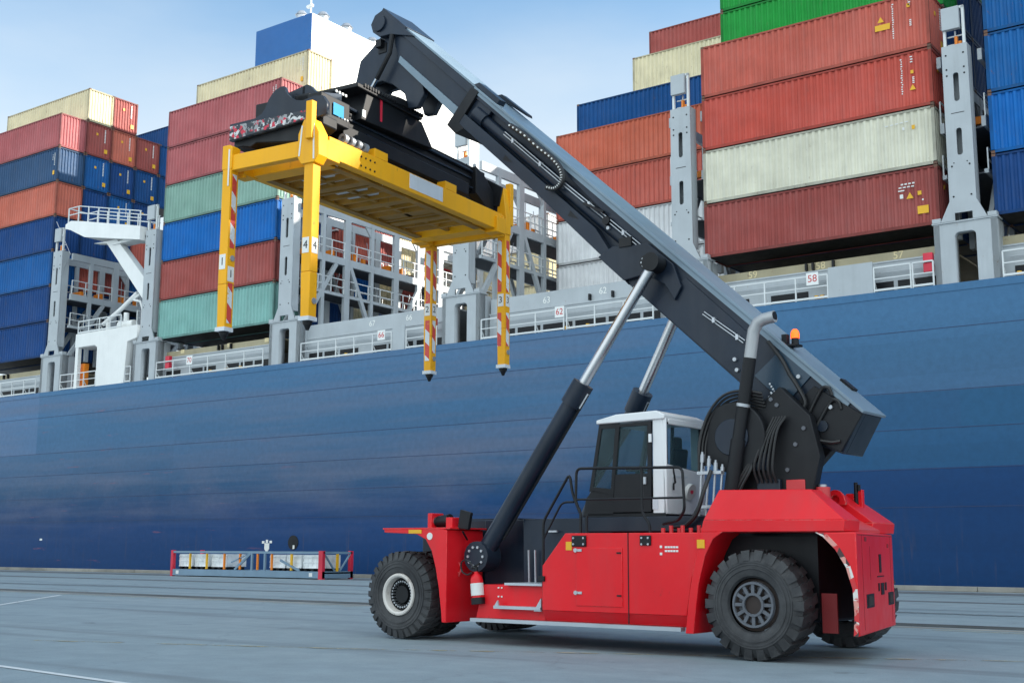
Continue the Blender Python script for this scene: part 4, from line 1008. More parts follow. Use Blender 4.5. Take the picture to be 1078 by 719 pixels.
for (s, d) in ((9.0, .70), (6.9, .69)):
    m = MB(); bprism(m, [(s, d - .05), (s - .28, d - .03), (s - .02, d + .06)], Y0b - .024, Y0b - .015); mk(m, 'slot', 'dark', boom)
# inner boom
m = MB(); bprism(m, [(10.0, .05), (10.0, .72), (13.0, .66), (13.45, .40), (13.75, .05)], Y0b + .06, Y1b - .06); inner = mk(m, 'inner_boom', 'black', boom, .015)
m = MB(); bprism(m, [(10.64, -.03), (10.64, .015), (14.16, .015), (14.16, -.03)], Y0b + .02, Y1b - .02); mk(m, 'top_plate', 'boomlit', inner, .006)
m = MB(); bprism(m, [(10.64, .02), (10.64, .19), (13.7, .15), (13.9, .02)], Y0b + .01, Y0b + .08); mk(m, 'upper_flange', 'black', inner, .005)
m = MB(); bprism(m, [(10.70, .56), (10.70, .74), (13.0, .66), (13.05, .53)], Y0b + .02, Y0b + .08); mk(m, 'lower_flange', 'boomlit', inner, .005)
m = MB(); bprism(m, [(10.50, .0), (10.74, .05), (10.76, .98), (10.42, 1.0), (10.30, .80), (10.50, .78)], Y0b - .03, Y1b + .03); mk(m, 'collar', 'dark', boom, .01)
m = MB(); bprism(m, [(13.3, -.05), (14.22, -.05), (14.22, .04), (13.3, .0)], Y0b - .03, Y1b + .02); mk(m, 'tip_plate', 'black', inner, .005)
m = MB(); bprism(m, [(12.95, .0), (14.2, .0), (14.32, .2), (14.28, .42), (14.1, .52), (13.85, .50), (13.6, .30)], Y0b - .04, Y0b + .10); bprism(m, [(12.95, .0), (14.2, .0), (14.32, .2), (14.28, .42), (14.1, .52), (13.85, .50), (13.6, .30)], Y1b - .10, Y1b + .04); mk(m, 'tip_cheek', 'black', inner, .01)
m = MB(); p = B(14.05, .27, 0); m.cyl((p[0], Y0b - .09, p[2]), (p[0], Y1b + .09, p[2]), .185, n=24); mk(m, 'tip_pin', 'black', inner, .01)
m = MB(); m.tube([B(13.55, .28, Y0b - .02), B(13.3, .62, Y0b - .05), B(13.22, 1.25, Y0b - .06)], .055, 8); mk(m, 'damper', 'dark', inner)
m = MB(); m.tube([B(13.22, 1.25, Y0b - .06), B(13.2, 1.62, Y0b - .06)], .04, 8); mk(m, 'damper_rod', 'chrome', inner)
m = MB()
for k in range(5): m.box(*[v for pr in zip((B(13.9 - .1 * k, .55 + .12 * (k % 3), 0)[0] - .08, Y0b + .1 * k, B(13.9 - .1 * k, .55, 0)[2] - .2 - .05 * k), (B(13.9 - .1 * k, .55, 0)[0] + .08, Y0b + .16 + .1 * k, B(13.9 - .1 * k, .55, 0)[2] - .02)) for v in pr])
mk(m, 'tip_block', 'dark', inner, .01)
m = MB(); bprism(m, [(10.72, -.03), (10.62, -.11), (9.75, -.13), (9.7, -.09), (10.4, -.03)], Y1b - .15, Y1b + .03); bprism(m, [(10.72, -.03), (10.62, -.13), (9.9, -.13), (9.9, -.02)], Y0b - .02, Y0b + .2); mk(m, 'roller_cover', 'black', boom, .006)
# beacon
m = MB(); bx_ = B(1.72, -.06, 1.62); m.box(bx_[0] - .22, bx_[0] + .16, 1.52, 1.74, bx_[2] - .05, bx_[2] - .01); m.box(bx_[0] - .14, bx_[0] - .04, 1.56, 1.68, bx_[2] - .02, bx_[2] + .17); m.cyl((bx_[0] + .08, 1.62, bx_[2] - .02), (bx_[0] + .08, 1.62, bx_[2] + .10), .06, n=12); bb = mk(m, 'beacon_bracket', 'dark', boom, .01)
m = MB(); m.lathe([(.09, .07), (.16, .072), (.21, .06), (.24, .035), (.25, .0)], (bx_[0] + .08, 1.62, bx_[2]), 16, 'z'); mk(m, 'beacon', 'beacon', bb)
m = MB(); bprism(m, [(.9, -.02), (.9, -.06), (.62, -.06), (.62, -.02)], Y1b - .2, Y1b + .0); mk(m, 'top_handle', 'dark', boom)
# yoke hanging from the boom tip
Yk = [(-10.09, 12.39), (-9.72, 12.62), (-9.30, 12.95), (-9.0, 12.75), (-8.75, 12.2), (-8.2, 11.40), (-8.17, 11.2), (-8.36, 10.93), (-8.62, 10.96), (-8.74, 11.32), (-9.10, 11.62), (-9.40, 11.76), (-9.69, 11.76), (-9.95, 11.3), (-10.2, 11.0), (-10.42, 11.3), (-10.32, 11.6), (-10.19, 12.0)]
m = MB(); m.prism(Yk, 'y', 1.62, 1.76); m.prism(Yk, 'y', 2.14, 2.28); m.prism([(-10.0, 12.3), (-9.3, 12.6), (-8.9, 12.2), (-8.7, 11.8), (-9.0, 11.85), (-9.7, 11.95), (-10.1, 11.95)], 'y', 1.76, 2.14)
mk(m, 'boom_head_yoke', 'black', boom, .02)

# mast carrying the boom pivot
m = MB()
mp_ = [(-.95, 1.95), (-.72, 3.2), (-.45, 3.95), (-.05, 4.25), (.45, 3.75), (.60, 3.1), (.30, 1.9)]
m.prism(mp_, 'y', 1.22, 1.44); m.prism([(-.95, 1.95), (-.72, 3.2), (-.45, 3.95), (-.05, 4.25), (.35, 3.75), (.3, 3.3), (-.30, 2.7), (-.42, 1.9)], 'y', 2.46, 2.68); m.box(-.8, -.30, 1.44, 2.46, 1.95, 2.9)
mast = mk(m, 'boom_mast', 'dark', bevel=.015)
m = MB(); m.cyl((-.82, 1.02, 3.45), (-.82, 1.30, 3.45), .58, n=32); mk(m, 'hose_guide_drum', 'dark', mast, .02)
m = MB(); m.cyl((-.82, .98, 3.45), (-.82, 1.02, 3.45), .30, n=24); mk(m, 'drum_cover', 'black', mast, .01)
m = MB(); m.box(-.45, -.05, 1.12, 1.22, 2.15, 2.75); m.box(-.62, -.30, 1.08, 1.22, 2.9, 3.2); mk(m, 'valve_block', 'black', mast, .015)
m = MB()
for k in range(5): m.tube(smooth([(-.42 + .08 * k, 1.1, 2.7), (-.44 + .08 * k, 1.02, 2.95), (-.32 + .07 * k, 1.05, 3.3 + .05 * k), (-.12 + .05 * k, 1.14, 3.75)]), .022, 7)
for k in range(3): m.tube(smooth([(-.9 + .06 * k, 1.0, 2.0), (-.82 + .06 * k, .96, 2.5), (-.6 + .05 * k, 1.0, 2.9), (-.5, 1.1, 3.1)]), .024, 7)
mk(m, 'hose', 'rubber', mast)
m = MB()
for x_, z_ in ((.12, 2.3), (.2, 3.3), (-.1, 3.95), (.05, 2.9), (-.2, 4.05), (.35, 3.55)): m.cyl((x_, 1.195, z_), (x_, 1.22, z_), .035, n=8)
mk(m, 'bolt', 'rimgrey', mast)
m = MB()
for k in range(7):
    o = .03 * k; m.tube(smooth([(-1.36 + o, .88 + .05 * k, 2.9 + .05 * k), (-1.36 + o, .92 + .05 * k, 3.4), (-1.22 + o, .98 + .045 * k, 3.85 - .02 * k), (-.95 + o * .6, 1.0 + .04 * k, 4.14 - .045 * k), (-.6, 1.02 + .04 * k, 4.2 - .05 * k), (-.30, 1.1 + .03 * k, 4.14 - .05 * k)]), .026, 7)
mk(m, 'hose', 'rubber', mast)
m = MB()
for k in range(4): m.tube([(-1.36 + .11 * k, .82 + .02 * k, 1.95), (-1.27 + .11 * k, .84 + .02 * k, 3.22 - .07 * k)], .020, 8)
for zz in (2.3, 2.85): m.box(-1.36, -.92, .80, .9, zz, zz + .05)
for k in range(5): m.cyl((-1.28 + .11 * k, .84 + .02 * k, 3.05 - .07 * k), (-1.27 + .11 * k, .84 + .02 * k, 3.18 - .07 * k), .034, n=8)
mk(m, 'hydraulic_pipe', 'steel', mast)
# exhaust stack
ex_ = [(-.83, .98, 2.5), (-.50, .98, 4.36), (-.40, .98, 4.75)]
m = MB(); m.tube([(-.86, .98, 2.4), (-.68, .98, 3.4)], .125, 14); m.tube([(-.68, .98, 3.4), (-.44, .98, 4.72)], .105, 14); exh = mk(m, 'exhaust_pipe', 'dark')
m = MB(); m.cyl((-.585, .98, 3.93), (-.575, .98, 3.98), .112, n=16); mk(m, 'clamp_ring', 'steel', exh)
m = MB(); m.tube([(-.44, .98, 4.70), (-.39, .98, 5.0), (-.36, .98, 5.16), (-.28, .98, 5.29), (-.16, .98, 5.34), (.02, .98, 5.36)], .10, 14); mk(m, 'exhaust_tip', 'rustpipe', exh)
m = MB(); m.cyl((.018, .98, 5.36), (.026, .98, 5.36), .082, n=14); mk(m, 'exhaust_bore', 'dark', exh)

# cab
cab = empty('cab'); cab.parent = RS
CYn, CYf = .80, 2.15
side = [(-3.50, 2.2), (-3.46, 2.62), (-3.24, 3.80), (-2.02, 3.86), (-1.95, 2.2)]
m = MB(); m.box(-3.50, -1.95, CYn, CYf, 2.18, 2.24); mk(m, 'floor', 'dark', cab)
m = MB(); m.prism([(-3.30, 3.78), (-3.30, 3.85), (-2.9, 3.93), (-2.1, 3.95), (-1.94, 3.88), (-1.94, 3.80)], 'y', CYn - .04, CYf + .04); mk(m, 'roof', 'cabwhite', cab, .02)
m = MB(); m.prism([(-2.20, 2.22), (-2.19, 3.82), (-2.0, 3.82), (-1.96, 2.95), (-1.93, 2.22)], 'y', CYn, CYn + .07)   # rear white pillar
m.prism([(CYn, 2.22), (CYn, 3.82), (CYn + .05, 3.82), (CYn + .04, 3.05), (CYf - .1, 2.95), (CYf - .06, 3.82), (CYf, 3.82), (CYf, 2.22)], 'x', -2.0, -1.93)
m.prism([(CYn + .1, 3.72), (CYn + .1, 3.82), (CYf - .1, 3.82), (CYf - .1, 3.72)], 'x', -2.0, -1.93)
m.prism([(-2.30, 2.22), (-2.28, 3.82), (-2.0, 3.82), (-1.95, 2.95), (-1.92, 2.22)], 'y', CYf - .07, CYf)
mk(m, 'cab_shell', 'cabwhite', cab, .015)
m = MB(); m._add([(-1.97, CYn + .05, 3.02), (-1.97, CYf - .1, 2.95), (-1.985, CYf - .08, 3.74), (-1.985, CYn + .06, 3.74)], [(0, 1, 2, 3)]); mk(m, 'rear_window', 'glass', cab)
m = MB()
for a_, b2 in (((CYn + .05, 3.02), (CYf - .1, 2.95)), ((CYn + .06, 3.74), (CYf - .1, 3.74)), ((CYn + .05, 3.02), (CYn + .06, 3.74)), ((CYf - .1, 2.95), (CYf - .1, 3.74))):
    m.bar((-1.955, a_[0], a_[1]), (-1.965, b2[0], b2[1]), .035, .035)
mk(m, 'window_seal', 'dark', cab)
# door with dark lower half and tall glass
m = plate('door', [(-2.98, 2.26), (-2.86, 3.76), (-2.20, 3.78), (-2.22, 2.26)], [[(-2.93, 2.90), (-2.83, 3.71), (-2.27, 3.71), (-2.28, 2.90)]], .05, M['dark'], cab, lambda a, b, c: (a, CYn - .03 + c, b))
g = MB(); g._add([(-2.93, CYn + .0, 2.90), (-2.83, CYn + .0, 3.71), (-2.27, CYn, 3.71), (-2.28, CYn, 2.90)], [(0, 1, 2, 3)]); mk(g, 'door_glass', 'glass', m)
g = MB(); g.box(-2.36, -2.30, CYn - .06, CYn - .03, 2.72, 2.84); mk(g, 'handle', 'steel', m)
g = MB(); g.box(-2.24, -2.19, CYn - .05, CYn - .028, 3.42, 3.56); mk(g, 'hinge', 'cabwhite', m)
m = plate('side_window_frame', [(-3.46, 2.62), (-3.24, 3.78), (-2.86, 3.78), (-2.98, 2.55), (-3.2, 2.58)], [[(-3.40, 2.70), (-3.21, 3.70), (-2.93, 3.70), (-3.03, 2.66)]], .04, M['dark'], cab, lambda a, b, c: (a, CYn - .0 + c, b))
g = MB(); g._add([(-3.40, CYn + .02, 2.70), (-3.21, CYn + .02, 3.70), (-2.93, CYn + .02, 3.70), (-3.03, CYn + .02, 2.66)], [(0, 1, 2, 3)]); mk(g, 'side_glass', 'glass', m)
g = MB(); g._add([(-3.455, CYn + .04, 2.62), (-3.455, CYf - .04, 2.62), (-3.24, CYf - .04, 3.78), (-3.24, CYn + .04, 3.78)], [(0, 1, 2, 3)]); mk(g, 'windscreen', 'glass', cab)
g = MB(); g.prism([(-3.6, 2.2), (-3.55, 2.5), (-3.4, 2.66), (-2.98, 2.56), (-2.98, 2.2)], 'y', CYn, CYn + .06); g.prism([(-3.6, 2.2), (-3.55, 2.5), (-3.46, 2.62), (-3.4, 2.2)], 'y', CYn + .06, CYf); mk(g, 'front_apron', 'dark', cab, .01)
g = MB(); g.box(-3.44, -2.0, CYf - .05, CYf, 2.2, 2.75)
for x0_, x1_ in ((-3.45, -3.24), (-2.95, -2.87)): g.bar((x0_, CYf - .03, 2.7), (x1_, CYf - .03, 3.8), .06, .06)
g.bar((-3.46, CYn + .04, 2.62), (-3.24, CYn + .04, 3.8), .05, .05); mk(g, 'pillar', 'dark', cab)
g = MB(); g.box(-2.75, -2.25, 1.25, 1.75, 2.55, 2.72); g.prism([(-2.35, 2.7), (-2.15, 3.35), (-2.05, 3.35), (-2.2, 2.6)], 'y', 1.25, 1.75); g.box(-2.26, -2.14, 1.36, 1.64, 3.3, 3.55); mk(g, 'seat', 'dark', cab, .04)
g = MB(); g.lathe([(-.012, .19), (0, .205), (.012, .19), (0, .175), (-.012, .19)], (-3.02, 1.5, 3.02), 24, 'z'); g.cyl((-3.02, 1.5, 3.0), (-3.2, 1.5, 2.6), .03); g.box(-3.2, -2.85, 1.49, 1.51, 3.01, 3.03); mk(g, 'steering_wheel', 'dark', cab)
g = MB(); g.cyl((-1.93, 1.52, 2.62), (-1.86, 1.52, 2.60), .14, n=18); mk(g, 'rear_lamp', 'sticker_white', cab)
g = MB(); g.cyl((-1.86, 1.52, 2.62), (-1.85, 1.52, 2.62), .05, n=10); mk(g, 'lamp_lens', 'signred', cab)
g = MB(); g.box(-2.2, -2.1, CYn - .012, CYn, 2.3, 2.5); g.box(-1.93, -1.92, 1.0, 1.5, 2.84, 2.87); mk(g, 'sticker', 'plateworn', cab)
g = MB(); g.tube([(-1.93, 1.02, 3.0), (-1.90, 1.04, 2.75), (-1.90, .98, 2.72), (-1.9, .98, 2.62)], .018, 6); mk(g, 'hand_grip', 'dark', cab)
# handrails round the cab platform
m = MB(); r_ = .024; y = .12
def corner(pts, n=4, rad=.1):
    out = [Vector(pts[0])]
    for a, b_, c in zip(pts[:-2], pts[1:-1], pts[2:]):
        a, b_, c = Vector(a), Vector(b_), Vector(c); p = b_ + (a - b_).normalized() * rad; q2 = b_ + (c - b_).normalized() * rad
        for i in range(n + 1):
            t = i / n; out.append((1 - t) ** 2 * p + 2 * t * (1 - t) * b_ + t * t * q2)
    out.append(Vector(pts[-1])); return out
m.tube(corner([(-3.20, y, 1.78), (-3.20, y, 2.28), (-3.30, y, 2.40), (-3.28, y, 2.98), (-1.25, y, 2.93), (-1.22, y, 2.25), (-1.45, y + .2, 2.1), (-1.9, y + .5, 2.05)]), r_, 8)
m.tube([(-3.30, y, 2.46), (-1.24, y, 2.45)], .018, 8); m.tube(corner([(-2.0, y, 2.97), (-2.0, y, 2.2), (-1.86, y, 2.05), (-1.86, y, 1.72)]), r_, 8); m.tube([(-3.08, y, 2.2), (-3.08, y, 1.75)], r_, 8)
m.tube(corner([(-3.97, y, 1.02), (-3.97, y, 2.1), (-3.42, y, 2.90), (-3.36, y, 2.55), (-3.22, y, 2.25)]), r_, 8); m.tube(corner([(-3.97, y, 1.8), (-3.58, y, 2.42), (-3.34, y, 2.42)]), .018, 8)
hr = mk(m, 'handrail', 'dark')
m = MB(); m.box(-3.30, -3.02, -.01, .05, 1.68, 1.86); m.box(-1.98, -1.78, -.01, .05, 1.70, 1.86); m.box(-3.98, -3.86, -.02, .05, 1.10, 1.19); mk(m, 'rail_bracket', 'dark', hr, .008)
m = MB()
for x in (-3.26, -3.06, -1.94, -1.82):
    for z in (1.72, 1.82): m.cyl((x, -.025, z), (x, -.01, z), .018, n=6)
mk(m, 'bolt', 'steel', hr)
# deck clutter behind cab
m = MB()
for k in range(7): m.cyl((-1.75 + .12 * k, .35 + .05 * (k % 3), 1.9), (-1.75 + .12 * k, .35 + .05 * (k % 3), 1.98 + .04 * (k % 2)), .035, n=8)
mk(m, 'filler_cap', 'redworn')
m = MB(); m.tube(smooth([(-1.5, .6, 2.0), (-1.25, .55, 2.2), (-1.12, .6, 2.6), (-1.1, .8, 2.9)]), .035); m.tube(smooth([(-1.75, .7, 2.0), (-1.45, .62, 2.05), (-1.2, .6, 2.35)]), .03); mk(m, 'hose', 'rubber')

# rear hood: side pods with bevelled tops, central channel
pod = lambda z0, z1: None
def podmesh(y0, y1, sgn, dx):
    m = MB()
    lo = [(-.88 + dx, 1.905), (-.83 + dx, 2.09), (1.46 + dx, 2.07), (1.44 + dx, 1.905)]
    m.prism(lo, 'y', y0, y1)
    yn, yf = (y0, y1) if sgn > 0 else (y1, y0)
    a = sgn * .22
    m._add([(-.83 + dx, yn, 2.09), (1.46 + dx, yn, 2.07), (.86 + dx, yn + a, 2.53), (-.66 + dx, yn + a, 2.56), (-.66 + dx, yf, 2.56), (.86 + dx, yf, 2.53), (1.46 + dx, yf, 2.07), (-.83 + dx, yf, 2.09)],
           [(0, 1, 2, 3), (3, 2, 5, 4), (2, 1, 6, 5), (0, 3, 4, 7), (7, 4, 5, 6), (0, 7, 6, 1)])
    return m
m = podmesh(.0, .58, 1, 0); hood = mk(m, 'rear_hood', 'red', bevel=.012)
m = podmesh(2.05, 3.0, -1, -.36); mk(m, 'rear_hood', 'red', bevel=.012)
m = MB(); m.prism([(-.6, 1.9), (-.6, 2.3), (.6, 2.25), (1.2, 1.95), (1.2, 1.9)], 'y', .58, 2.05); mk(m, 'hood_channel', 'redworn', hood)
m = MB(); m.box(.02, .34, 1.2, 1.24, 2.4, 2.72); m.box(.02, .34, 1.55, 1.59, 2.4, 2.72); m.box(.02, .34, 1.2, 1.59, 2.70, 2.74); m.cyl((.55, 1.4, 2.3), (.55, 1.4, 2.62), .12, n=14); mk(m, 'valve_tower', 'redworn', hood, .01)
m = MB(); m.cyl((.18, 1.4, 2.74), (.18, 1.4, 2.92), .045, n=10); m.cyl((.2, 1.3, 2.5), (.2, 1.3, 2.62), .06, n=10); m.cyl((.55, 1.4, 2.62), (.55, 1.4, 2.66), .07, n=14); mk(m, 'fitting', 'steel', hood)
m = MB()
lugo = [(.52 + .17 * math.cos(R(a)), 2.36 + .24 * math.sin(R(a))) for a in range(0, 181, 15)]; lugi = [(.52 + .075 * math.cos(R(a)), 2.44 + .08 * math.sin(R(a))) for a in range(0, 360, 24)]
plate('lifting_lug', lugo, [lugi], .08, M['red'], hood, lambda a, b, c: (a, 1.95 + c, b))
m = MB(); m.box(.48, .62, 2.5, 2.66, 2.1, 2.56); m.box(.68, .76, 2.5, 2.6, 2.1, 2.62); mk(m, 'hose_guard', 'red', hood, .01)
m = MB(); m.cyl((.66, 2.5, 2.3), (.66, 2.5, 2.74), .035, n=8); m.cyl((.71, 2.5, 2.6), (.71, 2.5, 2.7), .03, n=8); mk(m, 'breather', 'dark', hood)
# counterweight with wheel arch
arch = [(1.53, .43), (1.555, .75), (1.54, 1.09), (1.45, 1.40), (1.30, 1.65), (1.12, 1.83), (1.0, 1.895)]
xr = lambda y: 1.60 - .195 * y
m = MB(); p0 = arch + [(1.62, 1.895), (1.62, .43)]; dx = 1.62 - xr(3.05) - .02
p1 = [(x - dx, z) for x, z in p0]
m.prism(p0, 'y', .0, 3.05, p1)
cw = mk(m, 'counterweight', 'red', bevel=.02)
m = MB(); m.box(-.9, .75, .66, 2.9, .6, 1.85); mk(m, 'inner_arch', 'dark', cw)
m = MB(); m.box(.80, 1.04, .62, .65, .42, 1.0); mk(m, 'mud_plate', 'reddull', cw)  # the arch's shadow is put into this plate's dull red
bnd = [(x + .07, z) if z < 1.6 else (x + .02, z + .0) for x, z in arch]
m = MB()
for (a0, b0), (a1, b1) in zip(arch[:-1], arch[1:]):
    nx = Vector((b1 - b0, -(a1 - a0))).normalized() * .07; 
    m.hexa([(a0, -.006, b0), (a1, -.006, b1), (a1, .004, b1), (a0, .004, b0), (a0 + abs(nx.x), -.006, b0 + max(0, nx.y)), (a1 + abs(nx.x), -.006, min(1.89, b1 + max(0, nx.y))), (a1 + abs(nx.x), .004, min(1.89, b1 + max(0, nx.y))), (a0 + abs(nx.x), .004, b0 + max(0, nx.y))])
mk(m, 'arch_band', 'peel_red', cw)
def rearbox(m, y0, y1, z0, z1, out=.01, inn=.02):
    m.hexa([(xr(y0) - inn, y0, z0), (xr(y0) + out + .02, y0, z0), (xr(y1) + out + .02, y1, z0), (xr(y1) - inn, y1, z0), (xr(y0) - inn, y0, z1), (xr(y0) + out + .02, y0, z1), (xr(y1) + out + .02, y1, z1), (xr(y1) - inn, y1, z1)])
m = MB(); rearbox(m, 1.74, 1.90, 1.30, 1.58); rearbox(m, 1.6, 1.70, 1.02, 1.14); rearbox(m, 2.18, 2.3, 1.02, 1.14); rearbox(m, 1.82, 2.08, .96, 1.14); rearbox(m, 1.55, 2.1, 1.235, 1.25); mk(m, 'tow_hitch', 'dark', cw)
m = MB(); rearbox(m, .62, 1.22, .80, 1.0, .004); rearbox(m, 2.45, 2.95, .78, .98, .004); lt = mk(m, 'light_recess', 'dark', cw)
m = MB(); rearbox(m, .75, 1.1, .83, .97, .012, -.0); rearbox(m, 2.55, 2.85, .81, .95, .012, 0); mk(m, 'tail_light', 'rimrust', lt)
m = MB(); rearbox(m, .40, .408, .5, 1.86, .003); rearbox(m, 2.78, 2.788, .5, 1.86, .003); rearbox(m, .1, 3.0, 1.855, 1.865, .003); rearbox(m, .995, 1.005, 1.2, 1.7, .003); rearbox(m, .6, .75, 1.77, 1.83, .006); rearbox(m, 2.5, 2.62, 1.68, 1.74, .006); mk(m, 'joint_line', 'reddull', cw)
# wheel-arch flare in front of the rear wheel
fl = [(-1.03, .36), (-1.17, .36), (-1.10, .9), (-1.0, 1.4), (-.88, 1.75), (-.86, 1.905), (-.5, 1.905), (-.66, 1.80), (-.80, 1.55), (-.93, 1.1)]
m = MB(); m.prism(fl, 'y', -.02, .64); mk(m, 'rear_fender', 'red', bevel=.01)
m = MB(); m.box(-.93, -.80, -.035, .0, 1.66, 1.79); mk(m, 'warning_sticker', 'sticker_yellow')

# fire extinguisher hanging at the fender
RSM = Matrix.Translation((-8.172, 17.391, 0)) @ Matrix.Rotation(R(-1.0), 4, 'Z')
ext = empty('fire_extinguisher', RSM @ Vector((-5.36, .10, .68)), R(-1.0)); ext.rotation_euler = (0, R(-6), R(-1.0)); ext.scale = (1.25,) * 3
tag(ext, 'small red fire extinguisher with white label hanging behind the front fender', 'extinguisher')
m = MB(); m.lathe([(.06, .0), (.06, .085), (.34, .09), (.39, .07), (.43, .03), (.45, .03)], (0, 0, 0), 20, 'z'); m.build('bottle', M['red'], ext)
m = MB(); m.lathe([(.12, .0905), (.12, .0925), (.29, .0925), (.29, .0905)], (0, 0, 0), 20, 'z'); m.build('label_band', M['sticker_white'], ext)
m = MB(); m.lathe([(-.0, .0), (-.0, .10), (.09, .10), (.09, .088)], (0, 0, 0), 20, 'z'); m.cyl((0, 0, .43), (0, 0, .52), .03, n=10); m.bar((-.08, 0, .5), (.08, 0, .56), .03, .02); m.build('valve', M['dark'], ext)
m = MB(); m.tube(smooth([(0, -.03, .5), (-.1, -.06, .62), (-.22, -.04, .60), (-.24, -.02, .48), (-.12, -.05, .42), (-.02, -.08, .44)]), .012, 6); m.build('hose', M['rubber'], ext)

# ------------------------------------------------------------------ lifting spreader with legs
SPL = RSM @ Vector((-9.70, 1.95, 0)); SR = R(-1.0) + .11354
SPR = empty('lifting_spreader', SPL, SR)
tag(SPR, 'yellow and black lifting spreader with four hanging legs under the boom tip', 'spreader')
def sk_(mb, name, mat, parent=None, bevel=0): return mb.build(name, M[mat], parent or SPR, bevel)
L2 = 3.55; W2 = 1.05
# yellow frame
m = MB()
for sx in (-1, 1):
    m.box(sx * W2 - .11, sx * W2 + .11, -3.2, 3.3, 9.08, 9.50)
for y in (-L2, L2): m.box(-.95, .95, y - .09, y + .09, 9.02, 9.34)
for y in (-2.9, 2.9): m.box(-.92, .92, y - .2, y + .2, 9.02, 9.36)
yf = sk_(m, 'yellow_frame', 'yellow', bevel=.012)
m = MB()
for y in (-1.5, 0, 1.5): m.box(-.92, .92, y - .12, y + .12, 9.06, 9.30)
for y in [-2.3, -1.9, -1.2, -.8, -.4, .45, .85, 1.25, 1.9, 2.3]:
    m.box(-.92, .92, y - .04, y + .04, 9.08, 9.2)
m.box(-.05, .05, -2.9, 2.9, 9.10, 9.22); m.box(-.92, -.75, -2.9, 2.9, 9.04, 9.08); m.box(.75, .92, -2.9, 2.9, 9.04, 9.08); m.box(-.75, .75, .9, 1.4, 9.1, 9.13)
sk_(m, 'cross_member', 'brownyellow', yf)
m = MB()
for (a, b_) in ((-2.3, 1.0), (-1.0, .6)): m.box(-.5, .3, a, a + .7, 9.16, 9.45)
sk_(m, 'electrical_box', 'plateworn', yf, .01)
m = MB(); m.box(W2 + .11, W2 + .116, -.52, .74, 9.16, 9.48); sk_(m, 'blank_plate', 'plateworn', yf)
m = MB()
for y in (-1.55, 1.05): m.box(W2 - .12, W2 + .11, y - .2, y + .25, 9.50, 9.68)
sk_(m, 'support_block', 'yellow', yf, .01)
m = MB()
for k in range(4): m.lathe([(-.05, .05), (-.05, .10), (.05, .10), (.05, .05)], (W2 + .02, -2.65 + .22 * k, 9.62), 14, 'y')
sk_(m, 'roller', 'steel', yf)
m = MB()
for yy in (-2.2, -1.9):
    for zz in (9.18, 9.37): m.cyl((W2 + .11, yy, zz), (W2 + .125, yy, zz), .022, n=6); m.cyl((W2 + .11, yy + .15, zz), (W2 + .125, yy + .15, zz), .022, n=6)
sk_(m, 'bolt', 'dark', yf)
